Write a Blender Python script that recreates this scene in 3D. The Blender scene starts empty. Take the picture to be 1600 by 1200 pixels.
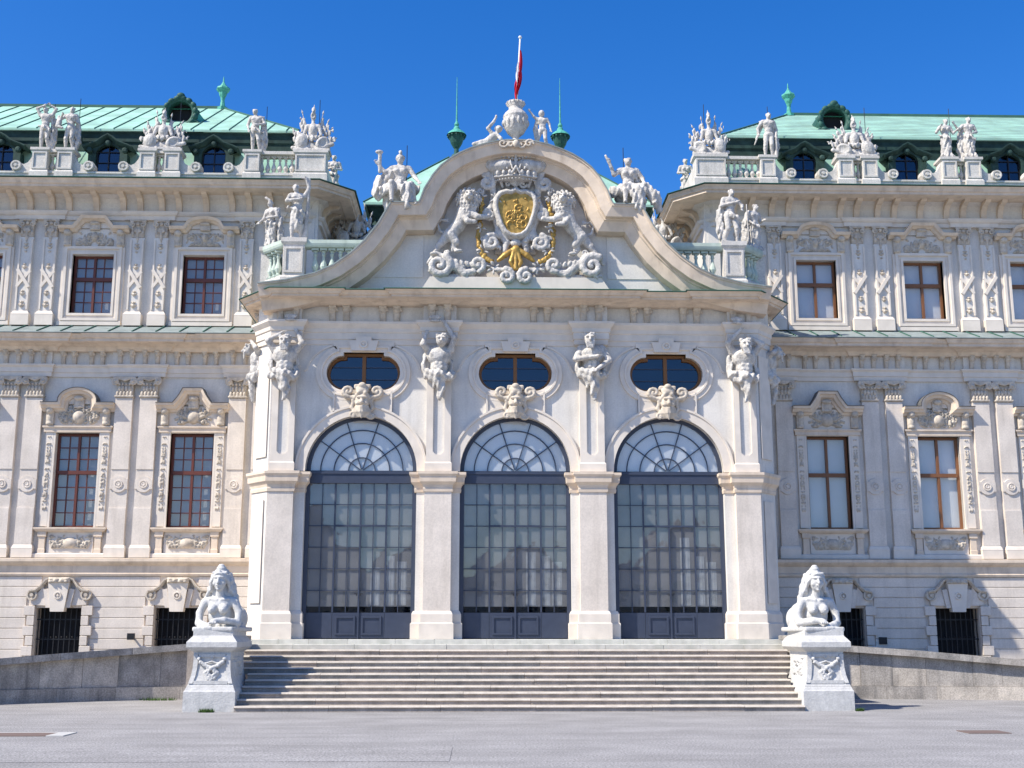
import bpy, math, random
import numpy as np
from mathutils import Vector, Matrix
from mathutils.geometry import tessellate_polygon
PI = math.pi
S = bpy.context.scene
# ---------------------------------------------------------------- camera, sky, sun
cam = bpy.data.cameras.new('camera'); co = bpy.data.objects.new('camera', cam)
S.collection.objects.link(co); S.camera = co
cam.sensor_width = 36; cam.lens = 42.75; cam.clip_end = 3000
co.location = (-0.97, -32.5, 1.72); co.rotation_euler = (math.radians(101.6), 0, math.radians(-1.55))
SUN = Vector((-0.84, -0.42, 1.0)).normalized()          # towards the sun
w = bpy.data.worlds.new('World'); S.world = w; w.use_nodes = True
nt = w.node_tree; bg = nt.nodes['Background']
sky = nt.nodes.new('ShaderNodeTexSky'); sky.sky_type = 'NISHITA'; sky.sun_disc = False
sky.sun_elevation = math.asin(SUN.z); sky.sun_rotation = math.atan2(SUN.x, SUN.y)
sky.air_density = 1.0; sky.dust_density = 0.55; sky.ozone_density = 4.0; sky.altitude = 200
hs = nt.nodes.new('ShaderNodeHueSaturation'); hs.inputs['Saturation'].default_value = 1.36; hs.inputs['Hue'].default_value = .512; hs.inputs['Value'].default_value = 1.12
nt.links.new(sky.outputs[0], hs.inputs['Color']); nt.links.new(hs.outputs[0], bg.inputs[0])
bg.inputs[1].default_value = 0.128
sl = bpy.data.lights.new('sun', 'SUN'); sl.energy = 5.0; sl.angle = math.radians(0.53); sl.color = (1, .94, .84)
so = bpy.data.objects.new('sun', sl); S.collection.objects.link(so)
so.rotation_euler = SUN.to_track_quat('Z', 'Y').to_euler(); so.location = (-30, -20, 40)
S.view_settings.view_transform = 'Standard'; S.view_settings.look = 'None'
S.view_settings.exposure = 0.50; S.view_settings.gamma = 1
S.render.engine = 'CYCLES'

# ---------------------------------------------------------------- materials
MAT = {}
def stone(name, col, var=.12, rough=.85, streak=0., scol=(.12, .11, .10), bump=.3, scale=2.5, bscale=60, tint=None, amount=.5, speck=0., sps=45, sf=1., smap=None):
    m = bpy.data.materials.new(name); m.use_nodes = True; n = m.node_tree.nodes; l = m.node_tree.links
    p = n['Principled BSDF']; p.inputs['Roughness'].default_value = rough
    p.inputs['Specular IOR Level'].default_value = .25
    tc = n.new('ShaderNodeTexCoord'); geo = n.new('ShaderNodeNewGeometry')
    no = n.new('ShaderNodeTexNoise'); no.inputs['Scale'].default_value = scale; no.inputs['Detail'].default_value = 6
    l.new(geo.outputs['Position'], no.inputs['Vector'])
    r = n.new('ShaderNodeValToRGB'); e = r.color_ramp.elements
    c2 = tint or col
    e[0].position = .3; e[0].color = tuple(max(0, x*(1-var)) for x in c2)+(1,)
    e[1].position = .7; e[1].color = tuple(min(1, x*(1+var*.5)) for x in col)+(1,)
    l.new(no.outputs[0], r.inputs[0]); out = r.outputs[0]
    if streak:
        mp = n.new('ShaderNodeMapping'); mp.inputs['Scale'].default_value = smap or (3*sf, 3*sf, .35*sf)
        l.new(geo.outputs['Position'], mp.inputs[0])
        n2 = n.new('ShaderNodeTexNoise'); n2.inputs['Scale'].default_value = 1.3; n2.inputs['Detail'].default_value = 8; n2.inputs['Roughness'].default_value = .65
        l.new(mp.outputs[0], n2.inputs['Vector'])
        r2 = n.new('ShaderNodeValToRGB'); r2.color_ramp.elements[0].position = 1-amount; r2.color_ramp.elements[1].position = 1-amount+.25
        r2.color_ramp.elements[1].color = (streak,)*3+(1,)
        l.new(n2.outputs[0], r2.inputs[0])
        mx = n.new('ShaderNodeMix'); mx.data_type = 'RGBA'
        l.new(r2.outputs[0], mx.inputs[0]); l.new(out, mx.inputs[6]); mx.inputs[7].default_value = scol+(1,)
        out = mx.outputs[2]
    if speck:
        n4 = n.new('ShaderNodeTexNoise'); n4.inputs['Scale'].default_value = sps; n4.inputs['Detail'].default_value = 3; n4.inputs['Roughness'].default_value = .7
        l.new(geo.outputs['Position'], n4.inputs['Vector'])
        r4 = n.new('ShaderNodeValToRGB'); r4.color_ramp.elements[0].position = .36; r4.color_ramp.elements[1].position = .64
        r4.color_ramp.elements[0].color = (1-speck,)*3+(1,); r4.color_ramp.elements[1].color = (1+speck*.6,)*3+(1,)
        l.new(n4.outputs[0], r4.inputs[0])
        m4 = n.new('ShaderNodeMix'); m4.data_type = 'RGBA'; m4.blend_type = 'MULTIPLY'; m4.inputs[0].default_value = 1
        l.new(out, m4.inputs[6]); l.new(r4.outputs[0], m4.inputs[7]); out = m4.outputs[2]
    l.new(out, p.inputs['Base Color'])
    if bump:
        n3 = n.new('ShaderNodeTexNoise'); n3.inputs['Scale'].default_value = bscale; n3.inputs['Detail'].default_value = 5
        l.new(geo.outputs['Position'], n3.inputs['Vector'])
        b = n.new('ShaderNodeBump'); b.inputs['Strength'].default_value = bump; b.inputs['Distance'].default_value = .01 if bscale > 30 else .03
        l.new(n3.outputs[0], b.inputs['Height']); l.new(b.outputs[0], p.inputs['Normal'])
    MAT[name] = m; return m
def plain(name, col, rough=.5, metal=0., spec=.4):
    m = stone(name, col, .10, rough, bump=.08, scale=6); p = m.node_tree.nodes['Principled BSDF']
    p.inputs['Metallic'].default_value = metal; p.inputs['Specular IOR Level'].default_value = spec; return m
stone('plaster', (.70, .657, .592), .10, streak=.38, scol=(.40, .36, .31), amount=.50, scale=1.6, bump=.3, speck=.07, sps=22)
stone('plaster_warm', (.69, .61, .525), .12, streak=.42, scol=(.40, .34, .28), amount=.52, scale=1.6, bump=.3, speck=.08, sps=22)
stone('trim', (.70, .575, .445), .15, streak=.6, scol=(.36, .27, .20), amount=.48, scale=3)
stone('trim_light', (.72, .64, .545), .10, streak=.3, scol=(.40, .36, .31), amount=.45, scale=3)
stone('carving', (.60, .52, .42), .24, streak=.5, scol=(.24, .20, .16), amount=.52, scale=9, bump=.4)
stone('statue_stone', (.60, .565, .515), .20, streak=.65, scol=(.24, .22, .20), amount=.54, scale=7, bump=.9, bscale=16, speck=.15, sps=30, sf=2.6)
stone('sphinx_stone', (.57, .555, .525), .12, streak=.5, scol=(.36, .36, .35), amount=.50, scale=6, bump=.3, bscale=22, speck=.10, sps=30, sf=2.2)
stone('parapet', (.64, .595, .535), .15, streak=.5, scol=(.25, .24, .20), amount=.48, scale=3, speck=.18, sps=30)
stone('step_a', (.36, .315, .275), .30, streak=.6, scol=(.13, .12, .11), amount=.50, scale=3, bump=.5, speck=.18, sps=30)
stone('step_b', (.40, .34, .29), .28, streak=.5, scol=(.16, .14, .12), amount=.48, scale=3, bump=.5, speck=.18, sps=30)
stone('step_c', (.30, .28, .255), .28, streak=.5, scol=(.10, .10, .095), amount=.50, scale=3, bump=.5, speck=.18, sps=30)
stone('step_worn_lit', (.54, .485, .415), .18, streak=.3, scol=(.34, .30, .26), amount=.48, scale=4, bump=.4, speck=.12, sps=30)  # foot-worn treads, lightened further to carry sunlight in the colour
stone('step_top', (.56, .545, .485), .2, streak=.5, scol=(.36, .38, .31), amount=.52, scale=4)
stone('ramp_a', (.40, .365, .325), .30, streak=.75, scol=(.12, .115, .11), amount=.53, scale=2, bump=.6, speck=.28, sps=30)
stone('ramp_b', (.52, .465, .40), .28, streak=.65, scol=(.15, .14, .13), amount=.50, scale=2, bump=.6, speck=.28, sps=30)
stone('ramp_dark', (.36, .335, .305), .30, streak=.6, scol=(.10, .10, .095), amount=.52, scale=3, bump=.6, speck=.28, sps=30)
stone('parapet_green', (.50, .57, .49), .2, streak=.5, scol=(.27, .33, .27), amount=.5, scale=3)
stone('asphalt', (.345, .332, .322), .16, .95, streak=.5, scol=(.20, .19, .18), amount=.53, smap=(.14, 1.0, 1), scale=.9, bump=.8, bscale=60, speck=.5, sps=30)
stone('copper', (.33, .56, .435), .32, .6, streak=.45, scol=(.30, .42, .24), amount=.50, scale=1.4, bump=.1, tint=(.37, .60, .49))
stone('copper_seam', (.05, .13, .10), .2, .7, bump=0)
stone('copper_dark', (.028, .060, .050), .4, .7, scale=5, bump=.2)
stone('copper_ledge', (.25, .29, .28), .25, .6, scale=3, bump=.1, streak=.4, scol=(.09, .12, .11))
stone('verdigris', (.10, .40, .30), .30, .6, scale=12, bump=.2, streak=.4, scol=(.03, .12, .09))
stone('verdigris_dark', (.03, .095, .075), .35, .6, scale=12, bump=.2)
plain('wood_red', (.125, .035, .022), .45); plain('wood_brown', (.20, .085, .035), .45)
plain('wood_orange', (.20, .085, .022), .45)
plain('door_paint', (.045, .055, .085), .4); plain('iron', (.012, .012, .014), .5)
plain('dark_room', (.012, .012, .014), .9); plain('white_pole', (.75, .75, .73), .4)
plain('rust', (.17, .12, .10), .8); plain('lead', (.13, .125, .12), .7); plain('kerb', (.50, .49, .46), .8)
stone('blind', (.44, .445, .45), .10, .9, bump=0, scale=.8)
stone('blind_white', (.80, .79, .77), .10, .9, bump=0, scale=.8)
stone('blind_grey', (.27, .26, .25), .25, .9, bump=0, scale=.9)
stone('curtain', (.44, .44, .425), .3, .9, bump=.3, scale=4)
stone('flag_red', (.55, .012, .03), .1, .8, bump=0); stone('flag_white', (.78, .78, .78), .05, .8, bump=0)
stone('moss', (.07, .13, .03), .4, .9, bump=.3, scale=30)
g = stone('gold', (.52, .32, .085), .4, .42, scale=10, bump=.5, bscale=40, streak=.5, scol=(.20, .115, .03), amount=.5); g.node_tree.nodes['Principled BSDF'].inputs['Metallic'].default_value = .35
def glass(name, refl, tint=(1, 1, 1), rough=.02):
    m = bpy.data.materials.new(name); m.use_nodes = True; n = m.node_tree.nodes; l = m.node_tree.links
    n.remove(n['Principled BSDF'])
    t = n.new('ShaderNodeBsdfTransparent'); t.inputs[0].default_value = tint+(1,)
    gl = n.new('ShaderNodeBsdfGlossy'); gl.inputs['Roughness'].default_value = rough
    geo = n.new('ShaderNodeNewGeometry'); no = n.new('ShaderNodeTexNoise'); no.inputs['Scale'].default_value = 1.6
    l.new(geo.outputs['Position'], no.inputs['Vector'])
    b = n.new('ShaderNodeBump'); b.inputs['Strength'].default_value = .05; b.inputs['Distance'].default_value = .05
    l.new(no.outputs[0], b.inputs['Height']); l.new(b.outputs[0], gl.inputs['Normal'])
    lw = n.new('ShaderNodeLayerWeight'); lw.inputs[0].default_value = .5; pw = n.new('ShaderNodeMath'); pw.operation = 'POWER'; pw.inputs[1].default_value = 4; l.new(lw.outputs['Facing'], pw.inputs[0])
    f = n.new('ShaderNodeMath'); f.operation = 'MULTIPLY_ADD'; f.inputs[1].default_value = .7; f.inputs[2].default_value = refl; l.new(pw.outputs[0], f.inputs[0])
    mx = n.new('ShaderNodeMixShader'); l.new(f.outputs[0], mx.inputs[0]); l.new(t.outputs[0], mx.inputs[1]); l.new(gl.outputs[0], mx.inputs[2])
    l.new(mx.outputs[0], n['Material Output'].inputs[0]); MAT[name] = m
glass('glass', .055, (.93, .94, .95)); glass('glass_dark', .08, (.30, .40, .55))

# ---------------------------------------------------------------- mesh helpers
SX = 1
def link(o): S.collection.objects.link(o); return o
WL = {}
def setparent(o, p):
    if p is not None:
        o.parent = p; o.matrix_parent_inverse = Matrix.Translation(-Vector(WL[p.name]))
def tag(o, label=None, cat=None, group=None, kind=None):
    for k, v in (('label', label), ('category', cat), ('group', group), ('kind', kind)):
        if v: o[k] = v
    return o
def empty(name, loc, label=None, cat=None, group=None, parent=None):
    o = bpy.data.objects.new(name, None); o.location = loc; o.empty_display_size = .2; link(o); WL[o.name] = tuple(loc)
    setparent(o, parent); return tag(o, label, cat, group)
def rawmesh(name, v, f, mat, smooth=False):
    me = bpy.data.meshes.new(name); me.from_pydata([tuple(x) for x in v], [], [tuple(x) for x in f])
    me.materials.append(MAT[mat])
    if smooth: me.polygons.foreach_set('use_smooth', [True]*len(me.polygons))
    me.update(); return me
def place(me, name, loc, parent=None, scale=(1, 1, 1), rot=(0, 0, 0)):
    o = bpy.data.objects.new(name, me); link(o); o.location = loc; o.scale = scale; o.rotation_euler = rot
    WL[o.name] = tuple(loc); setparent(o, parent); return o
class MB:
    def __init__(s): s.v = []; s.f = []
    def add(s, v, f):
        n = len(s.v); s.v += [tuple(x) for x in v]; s.f += [tuple(i+n for i in q) for q in f]; return s
    def box(s, x0, x1, y0, y1, z0, z1):
        return s.add([(x0, y0, z0), (x1, y0, z0), (x1, y1, z0), (x0, y1, z0), (x0, y0, z1), (x1, y0, z1), (x1, y1, z1), (x0, y1, z1)],
                     [(0, 3, 2, 1), (4, 5, 6, 7), (0, 1, 5, 4), (1, 2, 6, 5), (2, 3, 7, 6), (3, 0, 4, 7)])
    def frustum(s, a, b):     # a, b = (x0,x1,y0,y1,z)
        v = []
        for x0, x1, y0, y1, z in (a, b): v += [(x0, y0, z), (x1, y0, z), (x1, y1, z), (x0, y1, z)]
        return s.add(v, [(0, 3, 2, 1), (4, 5, 6, 7), (0, 1, 5, 4), (1, 2, 6, 5), (2, 3, 7, 6), (3, 0, 4, 7)])
    def stack(s, x0, x1, y0, y1, prof):      # prof = [(outset, z)...] around a rectangle
        v = []; n = len(prof)
        for o, z in prof: v += [(x0-o, y0-o, z), (x1+o, y0-o, z), (x1+o, y1+o, z), (x0-o, y1+o, z)]
        f = [(0, 3, 2, 1), tuple(4*(n-1)+i for i in range(4))]
        for k in range(n-1):
            for i in range(4): j = (i+1) % 4; f.append((4*k+i, 4*k+j, 4*k+4+j, 4*k+4+i))
        return s.add(v, f)
    def bar(s, a, b, w, d, y):               # flat bar in the XZ plane from a to b, front at y, depth d
        a = np.array(a, float); b = np.array(b, float); t = (b-a)/np.linalg.norm(b-a); n = np.array([-t[1], t[0]])*w/2
        q = [a+n, a-n, b-n, b+n]
        return s.add([(p[0], y, p[1]) for p in q]+[(p[0], y+d, p[1]) for p in q],
                     [(0, 1, 2, 3), (7, 6, 5, 4), (0, 4, 5, 1), (1, 5, 6, 2), (2, 6, 7, 3), (3, 7, 4, 0)])
    def plate(s, outer, holes, y0, y1):      # polygon in XZ with holes, extruded from y0 to y1
        loops = [outer]+list(holes); pts = [p for lp in loops for p in lp]; n = len(pts)
        tr = tessellate_polygon([[Vector((p[0], p[1], 0)) for p in lp] for lp in loops])
        v = [(p[0], y0, p[1]) for p in pts]+[(p[0], y1, p[1]) for p in pts]
        f = [tuple(t) for t in tr]+[tuple(i+n for i in reversed(t)) for t in tr]
        k = 0
        for lp in loops:
            m = len(lp)
            for i in range(m): j = (i+1) % m; f.append((k+i, k+j, k+n+j, k+n+i))
            k += m
        return s.add(v, f)
    def sweep(s, path, prof, plan=True, closed=False, caps=True):
        # right-hand normal offset: prof = [(offset, other axis)]; plan: path in XY, other=Z; else path in XZ, other=Y
        P = [np.array(p, float) for p in path]; n = len(P); N = []
        for i in range(n):
            ds = []
            if closed or i > 0: d = P[i]-P[i-1]; ds.append(d/np.linalg.norm(d))
            if closed or i < n-1: d = P[(i+1) % n]-P[i]; ds.append(d/np.linalg.norm(d))
            ns = [np.array([d[1], -d[0]]) for d in ds]
            if len(ns) == 2:
                m = ns[0]+ns[1]; L = np.linalg.norm(m)
                m = ns[0] if L < 1e-6 else m/L
                N.append(m/max(.35, m@ns[0]))
            else: N.append(ns[0])
        m = len(prof); v = []
        for p, nn in zip(P, N):
            for o, b in prof:
                q = p+nn*o; v.append((q[0], q[1], b) if plan else (q[0], b, q[1]))
        f = []
        for i in range(n if closed else n-1):
            j = (i+1) % n
            for k in range(m-1): f.append((i*m+k, i*m+k+1, j*m+k+1, j*m+k))
        if caps and not closed: f += [tuple(range(m)), tuple((n-1)*m+k for k in reversed(range(m)))]
        return s.add(v, f)
    def lathe(s, prof, c, n=16, axis='z'):
        v = []; m = len(prof)
        for i in range(n):
            a = 2*PI*i/n; ca, sa = math.cos(a), math.sin(a)
            for r, z in prof:
                v.append((c[0]+r*ca, c[1]+r*sa, c[2]+z) if axis == 'z' else (c[0]+r*ca, c[1]-z, c[2]+r*sa))
        f = [(i*m+k, ((i+1) % n)*m+k, ((i+1) % n)*m+k+1, i*m+k+1) for i in range(n) for k in range(m-1)]
        return s.add(v, f)
    def tube(s, pts, r, n=6):
        pts = [Vector(p) for p in pts]; v = []
        rs = r if isinstance(r, (list, tuple)) else [r]*len(pts)
        for i, p in enumerate(pts):
            t = (pts[min(i+1, len(pts)-1)]-pts[max(i-1, 0)]).normalized()
            a = t.orthogonal().normalized() if i == 0 else (a-t*a.dot(t)).normalized()
            b = t.cross(a)
            for k in range(n): q = 2*PI*k/n; v.append(p+(a*math.cos(q)+b*math.sin(q))*rs[i])
        f = [(i*n+k, i*n+(k+1) % n, (i+1)*n+(k+1) % n, (i+1)*n+k) for i in range(len(pts)-1) for k in range(n)]
        f += [tuple(reversed(range(n))), tuple((len(pts)-1)*n+k for k in range(n))]
        return s.add(v, f)
    def mesh(s, name, mat, smooth=False, center=None, mirror=True):
        v = np.array(s.v, float); f = s.f
        if SX < 0 and mirror: v[:, 0] *= -1; f = [tuple(reversed(q)) for q in f]
        if center is not None: v = v-np.array(center)
        return rawmesh(name, v, f, mat, smooth)
    def build(s, name, mat, parent=None, smooth=False):
        v = np.array(s.v, float)
        c = (v.min(0)+v.max(0))/2
        if SX < 0: c[0] *= -1
        return place(s.mesh(name, mat, smooth, c), name, tuple(c), parent)
def sx(x): return SX*x
def arc(cx, cz, r, a0, a1, n=16): return [(cx+r*math.cos(math.radians(a0+(a1-a0)*i/n)), cz+r*math.sin(math.radians(a0+(a1-a0)*i/n))) for i in range(n+1)]
def rect(x0, x1, z0, z1): return [(x0, z0), (x1, z0), (x1, z1), (x0, z1)]
# ---------------------------------------------------------------- sculpting: signed distance shapes meshed with surface nets
def rotm(r):
    return np.array((Matrix.Rotation(r[2], 3, 'Z') @ Matrix.Rotation(r[1], 3, 'Y') @ Matrix.Rotation(r[0], 3, 'X')))
class Sc:
    def __init__(s, k=.03, sc=1.): s.p = []; s.k = k; s.sc = sc; s.fold = None
    def _a(s, fn, lo, hi, k, cut, cloth): s.p.append((fn, np.array(lo, float), np.array(hi, float), s.k if k is None else k, cut, cloth)); return s
    def c(s, a, b, ra, rb=None, k=None, cut=False, cloth=False):
        a = np.array(a, float); b = np.array(b, float); rb = ra if rb is None else rb; ba = b-a; L = max(ba@ba, 1e-9)
        def fn(X, Y, Z):
            px, py, pz = X-a[0], Y-a[1], Z-a[2]
            t = np.clip((px*ba[0]+py*ba[1]+pz*ba[2])/L, 0, 1)
            return np.sqrt((px-t*ba[0])**2+(py-t*ba[1])**2+(pz-t*ba[2])**2)-(ra+(rb-ra)*t)
        R = max(ra, rb); return s._a(fn, np.minimum(a, b)-R, np.maximum(a, b)+R, k, cut, cloth)
    def e(s, c, r, rot=(0, 0, 0), k=None, cut=False, cloth=False):
        c = np.array(c, float); r = np.array(r, float); M = rotm(rot).T
        def fn(X, Y, Z):
            x, y, z = X-c[0], Y-c[1], Z-c[2]
            q = [M[i][0]*x+M[i][1]*y+M[i][2]*z for i in range(3)]
            k0 = np.sqrt(sum((q[i]/r[i])**2 for i in range(3))); k1 = np.sqrt(sum((q[i]/r[i]**2)**2 for i in range(3)))+1e-9
            return k0*(k0-1)/k1
        R = np.abs(rotm(rot)) @ r; return s._a(fn, c-R, c+R, k, cut, cloth)
    def b(s, c, h, rot=(0, 0, 0), rd=.01, k=None, cut=False, cloth=False):
        c = np.array(c, float); h = np.array(h, float); M = rotm(rot).T
        def fn(X, Y, Z):
            x, y, z = X-c[0], Y-c[1], Z-c[2]
            q = [np.abs(M[i][0]*x+M[i][1]*y+M[i][2]*z)-h[i]+rd for i in range(3)]
            return np.sqrt(sum(np.maximum(t, 0)**2 for t in q))+np.minimum(np.maximum(np.maximum(q[0], q[1]), q[2]), 0)-rd
        R = np.abs(rotm(rot)) @ h; return s._a(fn, c-R, c+R, k, cut, cloth)
    def path(s, pts, r, **kw):
        rs = r if isinstance(r, (list, tuple)) else [r]*len(pts)
        for i in range(len(pts)-1): s.c(pts[i], pts[i+1], rs[i], rs[i+1], **kw)
        return s
    def spiral(s, c, R, turns, th, d=1, a0=0., n=None, taper=.55, **kw):   # volute in the XZ plane
        n = n or int(10*turns)+2; pts = []; rs = []
        for i in range(n):
            t = i/(n-1); a = a0+d*2*PI*turns*t; rr = R*(1-t)**.9+R*.08
            pts.append((c[0]+rr*math.cos(a), c[1]-.25*R*t, c[2]+rr*math.sin(a))); rs.append(th*(1-taper*t))
        return s.path(pts, rs, **kw)
    def arr(s, vox):
        m = max(p[3] for p in s.p)+3*vox
        lo = np.min([p[1] for p in s.p if not p[4]], 0)-m; hi = np.max([p[2] for p in s.p if not p[4]], 0)+m
        n = np.ceil((hi-lo)/vox).astype(int)+1
        G = [lo[i]+vox*np.arange(n[i]) for i in range(3)]
        D = np.full(n, 10., np.float32); DC = np.full(n, 10., np.float32); usec = False
        cuts = []
        def app(T, p):
            fn, a, b, k, cut, cl = p; mm = k+3*vox
            i0 = np.clip(((a-mm-lo)/vox).astype(int), 0, n-1); i1 = np.clip(((b+mm-lo)/vox).astype(int)+2, 0, n)
            if (i1-i0).min() <= 0: return
            sl = tuple(slice(i0[i], i1[i]) for i in range(3))
            X, Y, Z = np.meshgrid(*[G[i][sl[i]] for i in range(3)], indexing='ij', sparse=True)
            d = fn(X, Y, Z); o = T[sl]
            if cut:
                d = -d; h = np.maximum(k-np.abs(o-d), 0)/max(k, 1e-6); T[sl] = np.maximum(o, d)+h*h*k*.25
            else:
                h = np.maximum(k-np.abs(o-d), 0)/max(k, 1e-6); T[sl] = np.minimum(o, d)-h*h*k*.25
        for p in s.p:
            if p[5]: app(DC, p); usec = True
        if usec:
            if s.fold:
                X, Y, Z = np.meshgrid(*G, indexing='ij', sparse=True); DC = DC+s.fold(X, Y, Z)
        for p in s.p:
            if not p[5] and not p[4]: app(D, p)
        if usec: D = np.minimum(D, DC)
        for p in s.p:
            if p[4]: app(D, p)
        return nets(D, lo, vox)
    def mesh(s, name, mat, vox, flip=False):
        v, f = s.arr(vox)
        if flip: v = v*np.array([-1, 1, 1]); f = f[:, ::-1]
        me = bpy.data.meshes.new(name); me.vertices.add(len(v)); me.vertices.foreach_set('co', v.astype(np.float32).ravel())
        me.loops.add(len(f)*4); me.loops.foreach_set('vertex_index', f.astype(np.int32).ravel())
        me.polygons.add(len(f)); me.polygons.foreach_set('loop_start', np.arange(len(f), dtype=np.int32)*4)
        me.update(calc_edges=True); me.validate()
        me.polygons.foreach_set('use_smooth', np.ones(len(me.polygons), bool)); me.materials.append(MAT[mat]); return me
def nets(D, lo, h):
    Sg = D < 0; n = np.array(D.shape)
    cnt = np.zeros(n-1, np.int8)
    for o in np.ndindex(2, 2, 2): cnt += Sg[o[0]:n[0]-1+o[0], o[1]:n[1]-1+o[1], o[2]:n[2]-1+o[2]]
    act = (cnt > 0) & (cnt < 8); idx = np.argwhere(act); ids = np.full(n-1, -1, np.int64); ids[act] = np.arange(len(idx))
    acc = np.zeros((len(idx), 3)); w = np.zeros(len(idx))
    for ax in range(3):
        b, c = [i for i in range(3) if i != ax]
        for ob in (0, 1):
            for oc in (0, 1):
                o0 = np.zeros(3, int); o0[b] = ob; o0[c] = oc; o1 = o0.copy(); o1[ax] = 1
                i0 = idx+o0; i1 = idx+o1
                d0 = D[i0[:, 0], i0[:, 1], i0[:, 2]]; d1 = D[i1[:, 0], i1[:, 1], i1[:, 2]]
                m = (d0 < 0) != (d1 < 0); t = d0[m]/(d0[m]-d1[m])
                q = np.tile(o0.astype(float), (m.sum(), 1)); q[:, ax] = t; acc[m] += q; w[m] += 1
    V = lo+h*(idx+acc/w[:, None]); F = []
    for ax in range(3):
        b, c = (ax+1) % 3, (ax+2) % 3
        s0 = [slice(None)]*3; s1 = [slice(None)]*3; s0[ax] = slice(0, -1); s1[ax] = slice(1, None)
        ch = np.argwhere(Sg[tuple(s0)] != Sg[tuple(s1)])
        ch = ch[(ch[:, b] > 0) & (ch[:, c] > 0) & (ch[:, b] < n[b]-1) & (ch[:, c] < n[c]-1)]
        eb = np.zeros(3, int); eb[b] = 1; ec = np.zeros(3, int); ec[c] = 1
        g = lambda o: ids[(ch+o)[:, 0], (ch+o)[:, 1], (ch+o)[:, 2]]
        q = np.stack([g(-eb-ec), g(-ec), g(0*eb), g(-eb)], 1)
        inside = Sg[ch[:, 0], ch[:, 1], ch[:, 2]]
        q[~inside] = q[~inside][:, ::-1]; F.append(q)
    F = np.concatenate(F); return V, F[(F >= 0).all(1)]
def foldfn(amp, fr, seed, H=1.):
    r = np.random.RandomState(seed); a, b, c, p = r.rand(4)*6
    def fn(X, Y, Z):
        x, y, z = X/H, Y/H, Z/H
        th = np.arctan2(y+.3, x+.001)
        return H*amp*(np.sin(fr*x+3*np.sin(5*z+a)+b+2*y*fr*.3)*.7+np.sin(fr*1.7*x-fr*.5*z+c)*.35+np.sin(fr*.9*(z*.8+x)+p)*.3)
    return fn
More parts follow.
